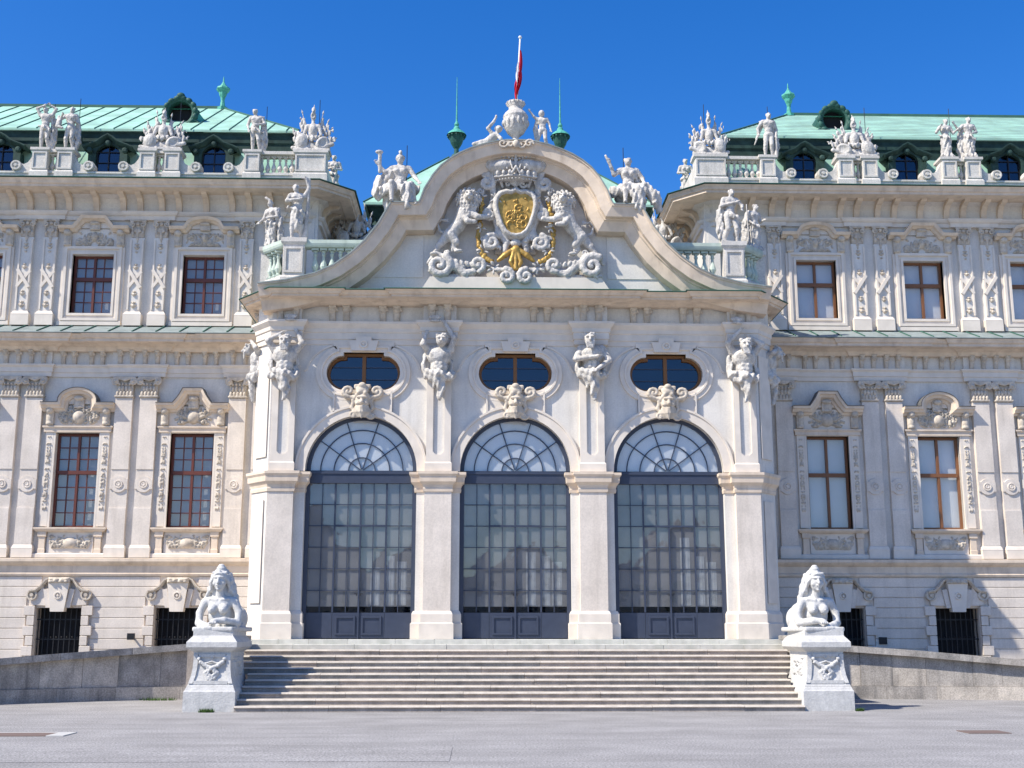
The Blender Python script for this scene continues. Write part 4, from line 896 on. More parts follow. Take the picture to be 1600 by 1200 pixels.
# terrace balustrade behind the pediment
for sd in (-1, 1):
    SX = sd; B = empty('terrace_balustrade', (sx(6), .5, 10.9), parent=E_)
    pth = [(-3.7, .32), (-6.5, .32), (-7.15, 1.0), (-7.15, 3.2)][::-1]
    MB().sweep(pth, [(-.32, 10.88), (0, 10.88), (0, 11.5), (-.03, 11.56), (-.32, 11.56)]).build('base', 'parapet', B)
    MB().sweep(pth, [(-.30, 12.36), (.0, 12.36), (.03, 12.40), (.05, 12.46), (.05, 12.56), (-.33, 12.58)]).build('rail', 'parapet_green', B)
    for k in range(9): place(BAL2, 'baluster', (sx(-5.62+.235*k), .48, 11.57), B)
    for k in range(3): place(BAL2, 'baluster', (sx(-6.69-.13*k), .72+.16*k, 11.57), B)
    for k in range(6): place(BAL2, 'baluster', (sx(-7.0), 1.55+.26*k, 11.57), B)
    m = MB().stack(-6.5, -5.9, .26, .72, [(.05, 10.88), (.05, 11.45), (0, 11.52), (0, 12.40), (.04, 12.45), (.06, 12.48), (.06, 12.60), (0, 12.605)])
    m.sweep(rect(-6.4, -6.0, 11.65, 12.28)[::-1], [(0, .26), (0, .225), (-.06, .225), (-.065, .26)], plan=False, closed=True); m.build('pedestal', 'parapet', B)
    MB().stack(-7.25, -6.85, 1.05, 1.45, [(.03, 10.88), (.03, 11.45), (0, 11.52), (0, 12.40), (.05, 12.46), (.05, 12.58)]).build('pedestal', 'parapet', B)
SX = 1
# carved atlas figures
def atlas(seed, L, R, head=(0, -.2, 1.60), tail=.2, beard=True):
    s = Sc(.03); 
    s.e((0, -.02, 1.22), (.30, .22, .28)); s.e((0, -.04, .92), (.21, .17, .22)); s.e((0, 0, .72), (.24, .2, .16))
    s.c((-.24, .0, 1.40), (.24, .0, 1.40), .11)
    for d in (-1, 1): s.e((d*.11, -.17, 1.27), (.12, .06, .09), k=.02); s.e((d*.06, -.19, 1.0), (.05, .03, .05), k=.015); s.e((d*.06, -.19, .88), (.05, .03, .05), k=.015)
    s.c((0, -.02, 1.45), (head[0], head[1]*.6, head[2]-.08), .09, .08)
    hx, hy, hz = head
    s.e(head, (.135, .155, .17)); s.c((hx, hy-.15, hz+.02), (hx, hy-.195, hz-.05), .024, .036, k=.012); s.c((hx-.08, hy-.13, hz+.05), (hx+.08, hy-.13, hz+.05), .03, k=.01)
    for d in (-1, 1): s.e((hx+d*.055, hy-.16, hz+.015), (.036, .045, .024), cut=True, k=.006)
    for i in range(24): a = i*.62; s.e((hx+.125*math.cos(a), hy+.02+.10*math.sin(a)-.03*(i % 2), hz+.10+.055*math.sin(i*1.7)), (.042, .042, .042), k=.002)
    if beard:
        for i in range(6): s.path([(hx-.085+.034*i, hy-.12, hz-.09), (hx-.07+.028*i, hy-.13, hz-.27)], [.038, .018], k=.003)
    for d, (el, ha) in zip((-1, 1), (L, R)):
        s.path([(d*.27, 0, 1.39), el], [.105, .075]); s.c(el, ha, .078, .05)
        v = np.array(ha)-np.array(el); v /= np.linalg.norm(v); q = np.array(ha)+v*.06; s.e(q, (.05, .045, .055), k=.015)
        for i in range(4): s.c(q+np.array((.026*(i-1.5), -.02, 0)), q+np.array((.03*(i-1.5), -.05, 0))+v*.09, .017, .012, k=.01)
        s.c(q, q+np.array((-d*.07, -.03, .02)), .018, .014, k=.01)
    s.path([(-.24, -.08, .78), (0, -.2, .70), (.25, -.1, .62)], [.09, .11, .1], cloth=True); s.path([(-.30, 0, .70), (0, -.14, .56), (.32, 0, .72)], [.10, .11, .09], cloth=True); s.path([(-.34, .05, 1.3), (-.36, .04, 1.0), (-.33, .02, .66)], [.05, .07, .07], cloth=True)
    s.path([(tail*.1, -.12, .62), (tail*.4, -.12, .32), (tail*.2, -.08, .02)], [.13, .1, .05], cloth=True); s.path([(-tail, -.05, .6), (-tail*.9, -.04, .35)], [.09, .03], cloth=True)
    s.path([(.28, .02, 1.1), (.3, .02, .8), (.27, 0, .62)], [.05, .06, .06], cloth=True)
    s.e((0, .1, 1.0), (.27, .12, .55))
    s.fold = foldfn(.032, 26, seed); return s.mesh('atlas', 'statue_stone', .0215)
AT = [(-6.23, 7.86, atlas(1, ((-.42, -.1, 1.62), (-.12, -.12, 1.80)), ((.42, -.1, 1.55), (.30, -.05, 1.82)), (.02, -.24, 1.56), .12)),
      (-2.07, 7.86, atlas(2, ((-.40, -.16, 1.52), (-.34, -.1, 1.78)), ((.36, -.12, 1.72), (.16, -.1, 2.08)), (.06, -.22, 1.62), .1, False)),
      (2.07, 7.92, atlas(3, ((-.40, -.16, 1.08), (.06, -.30, 1.12)), ((.42, -.15, 1.05), (.12, -.28, .78)), (-.06, -.2, 1.62), .14)),
      (6.23, 7.86, atlas(4, ((-.40, -.12, 1.62), (-.14, -.12, 1.92)), ((.44, -.12, 1.60), (.16, -.12, 1.78)), (.0, -.3, 1.52), .1))]
for x, z, me in AT: place(me, 'atlas_figure', (x, -.28, z), E_, (1.1, 1.15, 1))
me = atlas(6, ((-.40, -.16, 1.45), (-.05, -.28, 1.62)), ((.42, -.1, 1.5), (.2, -.2, 1.7)), (0, -.28, 1.5), .1)
for sd in (-1, 1): place(me, 'atlas_figure', (sd*7.14, .62, 8.0), E_, (.92, .92, .95), (0, 0, sd*PI*.42))
for x, z in ((-2.2, 10.03), (6.05, 10.03), (-6.1, 10.03)):
    s = Sc(.015)
    for i in range(7): a = -.9+.3*i; s.e((.1*math.sin(a)*1.4, 0, .06+.07*math.cos(a)), (.03, .03, .07), (0, a, 0))
    s.e((0, 0, .02), (.15, .06, .04)); place(s.mesh('acanthus', 'statue_stone', .012), 'acanthus_crest', (x, -.43, z), E_)
# ---------------------------------------------------------------- central block behind
K = empty('central_block', (0, 9, 0), 'set back central block with green copper hip roof behind the pediment', 'building')
MB().box(-6.0, 6.0, 5.6, 14, 10.9, 14.3).build('wall', 'plaster', K)
MB().box(-6.0, 6.0, 5.0, 5.6, 13.3, 13.9).build('parapet', 'parapet', K)
ev = [(-4.75, 14.), (-4.75, 5.9), (4.75, 5.9), (4.75, 14.)]
MB().sweep(ev, [(-.35, 14.2), (-.1, 14.9), (-.3, 15.25), (-.1, 15.55), (0, 15.6), (-.4, 15.62)]).build('eave_cornice', 'copper_dark', K)
MB().add([(-4.85, 5.8, 15.62), (4.85, 5.8, 15.62), (4.85, 14, 15.62), (-4.85, 14, 15.62), (-2.1, 8, 18.2), (2.1, 8, 18.2), (2.1, 12, 18.2), (-2.1, 12, 18.2), (-4.85, 5.8, 15.7), (4.85, 5.8, 15.7)], [(0, 1, 9, 8), (8, 9, 5, 4), (0, 8, 4, 7, 3), (9, 1, 2, 6, 5), (4, 5, 6, 7)]).build('roof', 'copper', K)
for d in (-1, 1):
    for t in (0,): MB().tube([(d*4.85, 5.8, 15.71), (d*2.1, 8, 18.21)], .03).build('hip_cap', 'copper_seam', K)
    f = empty('lantern_finial', (d*1.84, 8, 18.2), parent=K)
    MB().lathe([(.2, 0), (.16, .08), (.09, .12), (.08, .3), (.12, .36), (.2, .5), (.25, .66), (.28, .80), (.31, .86)], (d*1.84, 8, 18.2), 12).build('basket', 'verdigris_dark', f)
    MB().lathe([(.36, .82), (.30, .90), (.22, .97), (.12, 1.04), (.10, 1.12), (.06, 1.16), (.09, 1.22), (.07, 1.28), (.035, 1.34), (.03, 1.5), (.02, 2.2), (.008, 3.05)], (d*1.84, 8, 18.2), 12).build('spire', 'verdigris', f)
    m = MB()
    for k in range(12):
        a = 2*PI*k/12; m.lathe([(0, -.06), (.045, 0), (.03, .06), (0, .09)], (d*1.84+.30*math.cos(a), 8+.30*math.sin(a), 18.2+.76), 5)
    m.build('tassel_ring', 'verdigris_dark', f)
# ---------------------------------------------------------------- ground, stairs, ramps
MB().add([(-300, -300, 0), (300, -300, 0), (300, 300, 0), (-300, 300, 0)], [(0, 1, 2, 3)]).build('ground', 'asphalt')['kind'] = 'structure'
ST = empty('staircase', (0, -3, 0), 'wide weathered stone staircase of shallow steps between the two sphinxes', 'staircase')
rng = random.Random(3); RI = .133; TR = .30
for k in range(10):
    y = -4.33+TR*k; hw = 6.42 if y < -2.75 else 6.75; x = -hw
    while x < hw-.05:
        L = rng.uniform(1.7, 3.4); x1 = min(hw, x+L); x1 = hw if hw-x1 < .9 else x1
        yo = rng.uniform(-.006, .006); zo = rng.uniform(-.004, .004); z1 = RI*(k+1)+zo
        m = MB(); m.add([(a, yy, zz) for a in (x+.003, x1-.003) for yy, zz in ((y+yo+.03, RI*k-.03), (y+yo+.03, z1-.055), (y+yo, z1-.045), (y+yo, z1-.03), (y+yo+.028, z1), (y+TR+.06, z1), (y+TR+.06, RI*k-.03))],
              [(0, 1, 8, 7), (1, 2, 9, 8), (2, 3, 10, 9), (3, 4, 11, 10), (4, 5, 12, 11), tuple(range(7)), tuple(range(13, 6, -1))])
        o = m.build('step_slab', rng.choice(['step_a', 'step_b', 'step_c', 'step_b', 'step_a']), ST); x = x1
        o.data.materials.append(MAT['step_worn_lit']); o.data.polygons[3].material_index = 1; o.data.polygons[4].material_index = 1  # nosing and tread paler than risers: sun brightness painted in, plus wear
for (ya, za, zb, hw) in ((-.95, 1.33, 1.455, 6.95), (-.58, 1.455, 1.576, 6.85)):
    x = -hw
    while x < hw-.05:
        x1 = min(hw, x+rng.uniform(.7, 1.6)); x1 = hw if hw-x1 < .5 else x1
        MB().stack(x+.003, x1-.003, ya+rng.uniform(-.008, .008), .05, [(0, za-.05), (0, zb-.012), (-.01, zb+rng.uniform(-.003, .003))]).build('threshold_slab', 'step_top', ST); x = x1
T = MB().box(-8.2, 8.2, -1.33, 3.2, 0, 1.328).build('terrace', 'step_b'); T['kind'] = 'structure'
for sd in (-1, 1):
    SX = sd
    b = empty('stone_block', (sx(6.98), -1.2, 1.33), ('left' if sd < 0 else 'right')+' low stone block with slab cap at the stair top beside the sphinx', 'stone block', 'stone blocks at the stair top')
    MB().stack(6.80, 7.35, -1.62, -.9, [(0, 1.2), (0, 1.56)]).build('block', 'ramp_a', b); MB().stack(6.72, 7.42, -1.70, -.85, [(-.01, 1.56), (0, 1.57), (0, 1.66), (-.015, 1.675)]).build('cap', 'ramp_dark', b)
    # curved ramp wall built of slabs, plinth stones and coping stones
    Wl = empty('ramp_wall', (sx(10.5), .6, 0), ('shaded left' if sd < 0 else 'sunlit right')+' ramp wall of weathered stone slabs under a sloping coping', 'wall', 'ramp walls')
    ctrl = [(7.2, 1.3, 1.56), (8.8, 1.2, 1.45), (9.8, .95, 1.37), (11., .45, 1.28), (12.2, -.35, 1.18), (13.6, -1.5, 1.05), (15.2, -3.0, .90), (18., -5.9, .70)] if sd < 0 else [(7.2, 1.3, 1.56), (9.1, 1.05, 1.40), (10.8, .8, 1.28), (12.6, .45, 1.12), (14.2, 0., .98), (16., -.7, .84), (18.5, -1.9, .66)]
    rng = random.Random(7+sd)
    def at(t):
        xs = [c[0] for c in ctrl]; return (np.interp(t, xs, [c[1] for c in ctrl]), np.interp(t, xs, [c[2] for c in ctrl]))
    def piece(xa, xb, dy0, dy1, fz0, fz1, name, mat):
        v = []
        for x in (xa, xb):
            y, z = at(x)
            for dy, fz in ((dy0, fz0), (dy0, fz1), (dy1, fz1), (dy1, fz0)): v.append((x, y+dy, fz(z)))
        MB().add(v, [(0, 1, 2, 3), (7, 6, 5, 4), (0, 4, 5, 1), (1, 5, 6, 2), (2, 6, 7, 3), (3, 7, 4, 0)]).build(name, mat, Wl)
    x = 7.25
    while x < 17.8:
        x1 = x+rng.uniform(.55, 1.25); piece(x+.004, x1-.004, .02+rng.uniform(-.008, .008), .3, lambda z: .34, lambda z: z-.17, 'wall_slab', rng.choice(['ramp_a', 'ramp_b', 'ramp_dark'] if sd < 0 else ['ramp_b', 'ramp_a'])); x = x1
    x = 7.25
    while x < 17.8:
        x1 = x+rng.uniform(.9, 1.7); piece(x+.003, x1-.003, -.05, .3, lambda z: -.02, lambda z: .335, 'plinth_stone', rng.choice(['ramp_a', 'ramp_b'])); x = x1
    x = 7.25
    while x < 17.8:
        x1 = x+rng.uniform(1.3, 1.9); piece(x+.004, x1-.004, -.17, .42, lambda z: z-.17, lambda z: z, 'coping_stone', 'ramp_dark' if rng.random() < .5 else 'ramp_a'); x = x1
SX = 1
# ---------------------------------------------------------------- sphinxes
def sphinx():
    s = Sc(.035)
    s.e((0, .10, .32), (.27, .22, .32)); s.e((0, .04, .55), (.28, .18, .19)); s.c((-.25, .05, .645), (.25, .05, .645), .10, k=.06)
    for d in (-1, 1):
        s.e((d*.13, -.135, .46), (.112, .115, .12), k=.03); s.e((d*.135, -.25, .45), (.02, .02, .02), k=.012); s.c((d*.05, -.10, .665), (d*.22, -.05, .69), .03, k=.03)
    s.c((0, .04, .66), (0, -.03, .92), .105, .085)
    q = 1.30
    def F(x, y, z): return (x*q, -.05+(y+.05)*q, 1.11+(z-1.16)*q)
    def E(c, r, **k): s.e(F(*c), tuple(v*q for v in r), **k)
    def Cn(a, b, ra, rb, **k): s.c(F(*a), F(*b), ra*q, rb*q, **k)
    E((0, -.05, 1.16), (.118, .15, .165)); E((0, -.09, 1.075), (.09, .105, .10)); E((0, -.165, 1.005), (.035, .03, .028), k=.02)
    Cn((0, -.192, 1.195), (0, -.238, 1.11), .016, .027, k=.014); E((0, -.205, 1.075), (.05, .02, .012), k=.01)
    for d in (-1, 1):
        Cn((d*.018, -.195, 1.208), (d*.088, -.16, 1.205), .016, .011, k=.014); E((d*.05, -.20, 1.172), (.036, .034, .022), k=.01, cut=True); E((d*.05, -.170, 1.170), (.027, .022, .014), k=.004)
        E((d*.075, -.14, 1.10), (.04, .04, .04), k=.03); Cn((0, -.208, 1.058), (d*.03, -.195, 1.062), .012, .007, k=.006); Cn((0, -.20, 1.04), (d*.022, -.195, 1.042), .012, .008, k=.006)
        for i in range(7): s.path([F(d*(.012+.02*i), -.175+.006*i*i*.6, 1.275-.006*i), F(d*(.05+.018*i), -.16+.016*i, 1.265-.022*i), F(d*(.125+.006*i), -.08+.018*i, 1.20-.034*i)], [.026, .032, .03], k=.006)
        s.path([(d*.17, .04, 1.22), (d*.215, .03, 1.06), (d*.25, .06, .90), (d*.34, .12, .74), (d*.39, .14, .62)], [.065, .062, .058, .055, .035], cloth=True)
        s.path([(d*.12, .16, 1.2), (d*.2, .19, .95), (d*.26, .21, .7)], [.11, .11, .10], cloth=True); s.path([(d*.08, .13, 1.0), (d*.12, .15, .74)], [.10, .11], cloth=True)
        s.path([(d*.35, .03, .62), (d*.46, .02, .38), (d*.45, -.07, .17)], [.10, .085, .085], k=.04)
        w_ = [(d*.45, -.07, .16), (d*.20, -.34, .21), (d*.02, -.43, .20)] if d < 0 else [(d*.45, -.07, .15), (d*.30, -.32, .12), (d*.14, -.42, .09)]
        s.path(w_, [.085, .075, .062]); e_ = w_[2]; s.e((e_[0]-d*.02, e_[1]-.05, e_[2]-.02), (.085, .085, .06), k=.03)
        for i in range(4): s.e((e_[0]-d*.02-.066+.044*i, e_[1]-.12, e_[2]-.045), (.022, .035, .036), k=.003)
    s.e((0, .07, 1.26), (.19, .18, .13)); s.c((-.15, -.12, 1.27), (.15, -.12, 1.27), .035, k=.01); s.e((0, .02, 1.37), (.115, .12, .07), k=.012); s.e((0, .0, 1.43), (.075, .075, .045), k=.012)
    s.e((0, -.17, 1.29), (.045, .03, .05), k=.008)
    for i in range(12): s.e((.06+.05*math.sin(i*2.3)+.012*i, -.44-.02*math.cos(i), .07+.035*math.cos(i*1.9)), (.034, .034, .034), k=.003)
    s.path([(-.30, -.12, .1), (-.1, -.2, .1), (.2, -.2, .1)], [.07, .06, .06], cloth=True)
    s.path([(0, .2, .34), (0, .7, .33), (0, 1.1, .34)], [.31, .29, .32])
    for d in (-1, 1): s.e((d*.24, 1.05, .26), (.17, .32, .26)); s.path([(d*.3, .95, .09), (d*.34, .62, .07)], [.09, .07])
    s.path([(0, 1.35, .3), (.25, 1.42, .15), (.42, 1.2, .08), (.42, .9, .06)], [.05, .04, .04, .05])
    s.path([(-.3, .25, .6), (0, .3, .68), (.3, .25, .6)], [.06, .05, .06], cloth=True)
    s.b((0, .42, .02), (.47, .98, .05), rd=.03)
    s.fold = foldfn(.016, 46, 3); return s
sp = sphinx(); SPH = [sp.mesh('sphinx', 'sphinx_stone', .0165), None]
SPH[1] = sp.mesh('sphinx', 'sphinx_stone', .0165, True)
garl = relief(.62, .5, 77, .07, 'sphinx_stone', None, True, .02, 9)
def garland():
    s = Sc(.012)
    for d in (-1, 1):
        s.path([(d*.30, 0, .22), (d*.2, -.02, .10), (d*.05, -.03, .04), (-d*.08, -.03, .0)], [.028, .032, .035, .03]); s.path([(d*.28, 0, .12), (d*.12, -.02, .12), (0, -.02, .16)], [.02, .02, .02])
        s.path([(d*.02, -.03, .02), (d*.14, -.02, -.10), (d*.08, -.03, -.22), (0, -.04, -.27)], [.035, .04, .04, .035]); s.e((d*.30, -.01, .24), (.05, .03, .05))
    rg = random.Random(2)
    for d in (-1, 1):
        for i in range(12): t = i/11; s.e((d*(.28-.24*t), -.035, .20-.20*t**.7+rg.uniform(-.02, .02)), (.034, .03, .045), (0, rg.random()*3, 0), k=.003)
        for i in range(9): s.e((d*rg.uniform(0, .12), -.05, -.05-.025*i), (.034, .03, .036), k=.003)
    s.e((0, -.04, -.28), (.05, .04, .05)); s.e((0, -.05, .0), (.05, .04, .05)); s.path([(-.06, -.01, .32), (.06, -.01, .32), (0, -.01, .22), (-.06, -.01, .32)], [.014]*4)
    return s.mesh('garland', 'sphinx_stone', .013)
gl_ = garland()
for sd in (-1, 1):
    SX = sd; nm = 'left' if sd < 0 else 'right'
    p = empty('statue_pedestal', (sx(7.0), -3.6, 0), 'white stone pedestal with carved garland under the %s sphinx, %s of the stairs' % (nm, nm), 'pedestal', 'sphinx pedestals')
    y0, y1 = -4.22, -2.35
    MB().stack(6.42, 7.58, y0, y1, [(0, 0), (0, .40), (-.01, .42)]).build('plinth', 'sphinx_stone', p)
    pr = [(.0, .40), (.0, .44), (-.02, .47), (-.04, .52), (-.06, .55)]
    MB().stack(6.42, 7.58, y0, y1, pr).build('base_moulding', 'sphinx_stone', p)
    MB().stack(6.42, 7.58, y0, y1, [(-.05, .545), (-.085, .62), (-.13, .78), (-.155, .95), (-.165, 1.15), (-.16, 1.30), (-.14, 1.33)]).build('body', 'sphinx_stone', p)
    MB().stack(6.42, 7.58, y0, y1, [(-.13, 1.325), (-.08, 1.36), (-.03, 1.40), (-.01, 1.42), (-.01, 1.53), (-.05, 1.58), (-.12, 1.66), (-.13, 1.68), (-.13, 1.82)]).build('cap', 'sphinx_stone', p)
    # raised frame following the flared front
    zs = [.62, .78, .95, 1.15, 1.26]; os_ = [.085, .13, .155, .165, .16]
    m = MB()
    for e in (-1, 1):
        v = []
        for z, o in zip(zs, os_):
            xe = 7.0+e*(.58-o); v += [(xe, y0+o-.03, z), (xe-e*.10, y0+o-.03, z), (xe-e*.10, y0+o+.02, z), (xe, y0+o+.02, z)]
        m.add(v, [(4*k+a, 4*k+(a+1) % 4, 4*k+4+(a+1) % 4, 4*k+4+a) for k in range(4) for a in range(4)]+[(0, 1, 2, 3), (16, 17, 18, 19)])
    m.box(6.62, 7.38, y0+.065, y0+.12, .60, .68); m.box(6.7, 7.3, y0+.13, y0+.18, 1.2, 1.27)
    m.build('panel_frame', 'sphinx_stone', p)
    place(gl_, 'garland_relief', (sx(7.0), y0+.145, .95), p, (1.0, 1, .95))
    place(garl, 'side_relief', (sx(6.575), -3.3, .98), p, (1.6, 1, 1.0), (0, 0, -sd*PI/2))
    o = place(SPH[0] if sd > 0 else SPH[1], 'sphinx_statue', (sx(6.99), -3.58, 1.80), None, (1.0, .92, 1.03), (0, 0, math.radians(4*sd)))
    tag(o, 'white stone sphinx with a woman\'s bust at the %s foot of the stairs' % nm, 'statue', 'stone sphinxes')
SX = 1
# ---------------------------------------------------------------- coat of arms in the pediment
A = empty('coat_of_arms', (0, -.35, 11.3), 'carved coat of arms with gilded shield, crown and two lions in the pediment', 'coat of arms')
Y0 = -.28
s = Sc(.02)      # crown: jewelled band, two puffed lobes edged with pearls, orb in the middle
s.e((0, 0, .02), (.62, .34, .12)); s.b((0, .02, .1), (.60, .26, .14), rd=.1)
for d in (-1, 1):
    s.e((d*.38, -.10, .34), (.42, .28, .20), (0, d*.12, 0), k=.03); s.e((d*.62, -.05, .36), (.20, .22, .18), k=.03)
    for i in range(13):
        t_ = i/12; an = 2.5-2.9*t_; x = .38+.44*math.cos(an); z = .36+.22*math.sin(an)
        s.e((d*x, -.28+.12*t_, z), (.034, .034, .034), k=.003)
    for i in range(3): s.e((d*(.17+.17*i), -.36+.05*i, .10), (.05, .05, .075), k=.004); s.c((d*(.10+.17*i), -.36+.05*i, .0), (d*(.24+.17*i), -.33+.05*i, .0), .028, k=.004)
    for i in range(4): s.c((d*(.1+.14*i), -.36+.03*i, .20), (d*(.16+.15*i), -.34+.05*i, .46), .03, .018, k=.004)
s.c((0, -.30, .12), (0, -.24, .62), .055, .04); s.e((0, -.24, .68), (.07, .07, .075), k=.004); s.path([(-.11, -.38, .06), (0, -.40, .24), (.11, -.38, .06)], [.03, .04, .03], k=.004)
for i in range(15): a_ = -1.15+2.3*i/14; s.e((.60*math.sin(a_), -.34*math.cos(a_), -.08), (.03, .03, .03), k=.003)
place(s.mesh('crown', 'statue_stone', .018), 'crown', (0, Y0-.12, 14.13), A)
# shield
sh = [(0, -.66)]+[(.5*math.sin(t)*(1.0 if t < PI*.55 else 1.0), -.05-.62*math.cos(t)) for t in np.linspace(.25, PI*.62, 10)]+[(.42, .45), (.28, .55), (.14, .56), (0, .5)]
sh = [(0, -.64), (.14, -.62), (.27, -.52), (.37, -.32), (.46, -.05), (.51, .2), (.49, .38), (.40, .50), (.26, .55), (.12, .53), (0, .60)]
SH = sh+[(-x, z) for x, z in reversed(sh[1:-1])]; SHW = [(x, 13.15+z) for x, z in SH]
MB().plate(SHW, [], Y0-.24, Y0).build('shield', 'gold', A)
r_ = relief(.8, .95, 91, .03, 'gold', None, False, .016, 6); place(r_, 'shield_relief', (0, Y0-.255, 13.12), A)
MB().sweep(SHW, [(.0, Y0-.2), (.03, Y0-.30), (-.03, Y0-.34), (-.10, Y0-.30), (-.14, Y0-.2), (-.16, Y0)] if 0 else [(-.03, Y0-.22), (0, Y0-.30), (.04, Y0-.33), (.10, Y0-.28), (.15, Y0-.16), (.2, Y0)], plan=False, closed=True).build('shield_rim', 'statue_stone', A, True)
def cart(): 
    s = Sc(.025)
    for d in (-1, 1):
        s.spiral((d*.80, -.16, 1.02), .22, 1.4, .085, d=d, a0=PI*.6); s.path([(d*.62, -.1, .75), (d*.66, -.12, 1.0), (d*.55, -.1, 1.25), (d*.40, -.08, 1.15)], [.1, .1, .1, .08])
        s.spiral((d*.72, -.16, .08), .16, 1.4, .07, d=-d, a0=PI*.5); s.path([(d*.60, -.06, .7), (d*.64, -.06, .45), (d*.74, -.12, .22)], [.09, .1, .09])
        s.spiral((d*.66, -.18, -.72), .21, 1.5, .085, d=-d, a0=PI*.4); s.path([(d*.40, -.1, -.45), (d*.25, -.1, -.7), (d*.30, -.12, -.95)], [.12, .1, .08]); s.path([(d*.55, -.05, .0), (d*.45, -.06, -.3), (d*.50, -.12, -.52)], [.12, .12, .1])
        for i in range(6): s.e((d*(.50+.07*i), -.14, 1.22+.12*math.sin(i*1.1)-.02*i), (.075, .09, .075), k=.015); s.e((d*(.5+.06*i), -.1, -.5+.05*math.sin(i*2)), (.05, .06, .06), k=.012)
        s.path([(d*.08, -.14, 1.1), (d*.25, -.16, 1.2), (d*.42, -.14, 1.08), (d*.36, -.12, .92)], [.05, .06, .05, .04]); s.spiral((d*.2, -.16, .98), .1, 1.2, .035, d=-d)
        s.spiral((d*.27, -.28, -1.72), .20, 1.35, .085, d=d, a0=PI*.5); s.path([(d*.12, -.2, -1.52), (d*.5, -.15, -1.5), (d*.85, -.1, -1.42)], [.07, .07, .05])
        # big outer volutes and their leafy stems
        s.spiral((d*2.10, -.2, -1.40), .30, 1.5, .115, d=d, a0=PI*.3); s.path([(d*1.85, -.12, -1.25), (d*1.62, -.12, -1.42), (d*1.4, -.14, -1.62), (d*1.15, -.14, -1.55)], [.15, .14, .12, .1])
        s.spiral((d*1.05, -.2, -1.36), .19, 1.3, .08, d=-d, a0=-PI*.4); s.path([(d*1.9, -.1, -1.15), (d*2.2, -.1, -1.05), (d*2.42, -.08, -1.3)], [.1, .09, .05])
        s.c((d*1.2, -.05, -1.68), (d*2.2, -.05, -1.68), .09)
        for i in range(5): s.e((d*(1.2+.14*i), -.2, -1.38+.03*i), (.05, .06, .1), (0, d*.5, 0), k=.012)
    rr = random.Random(11)
    for d in (-1, 1):
        for cx, cz, n_, R in ((.52, .55, 8, .14), (.60, 1.30, 9, .16), (.95, .60, 6, .1), (.40, -.75, 8, .14), (.95, -.30, 6, .09), (1.7, -1.15, 9, .2), (1.3, -1.5, 8, .16), (.62, -1.45, 8, .14), (2.25, -1.62, 6, .1), (.9, -.95, 7, .12), (.22, 1.35, 6, .1)):
            for i in range(n_):
                a = rr.uniform(0, 2*PI); s.e((d*(cx+R*math.cos(a)), -.16-rr.random()*.06, cz+R*math.sin(a)), (.03, .05, .075), (0, -d*a+PI/2, 0), k=.004)
        for cx, cz, R in ((.98, .78, .08), (.48, 1.42, .09), (1.55, -1.48, .09), (.9, -.62, .08), (1.9, -1.02, .08)): s.spiral((d*cx, -.2, cz), R, 1.3, .03, d=d, k=.006)
    s.e((0, -.16, 1.05), (.11, .1, .16)); s.e((0, -.12, -.72), (.15, .12, .12)); s.b((0, .1, .2), (.6, .12, 1.2), rd=.1)
    return s.mesh('cartouche', 'statue_stone', .022)
place(cart(), 'cartouche', (0, Y0, 13.0), A)
def goldwork():
    s = Sc(.015); r = random.Random(4)
    for d in (-1, 1):
        pts = [(d*.92, -.12, .55), (d*.96, -.12, .2), (d*1.0, -.12, -.2), (d*1.02, -.12, -.55), (d*1.0, -.14, -.9), (d*.85, -.16, -1.18), (d*.6, -.18, -1.3)]
        for a, b in zip(pts, pts[1:]):
            for i in range(4): t = i/4; q = [a[j]+(b[j]-a[j])*t for j in range(3)]; s.e((q[0]+r.uniform(-.03, .03), q[1], q[2]), (r.uniform(.05, .085), .06, r.uniform(.06, .09)), (0, r.random()*3, 0))
        s.path([(d*.1, -.18, -.95), (d*.3, -.2, -1.1), (d*.48, -.2, -1.25)], [.07, .08, .05]); s.path([(d*.05, -.22, -1.0), (d*.14, -.24, -1.3), (d*.05, -.22, -1.52)], [.06, .06, .04])
    s.e((0, -.2, -.95), (.12, .1, .14)); s.path([(0, -.22, -1.0), (0, -.26, -1.5)], [.06, .05]); return s.mesh('goldwork', 'gold', .018)
place(goldwork(), 'gilded_chain', (0, Y0-.02, 13.0), A)
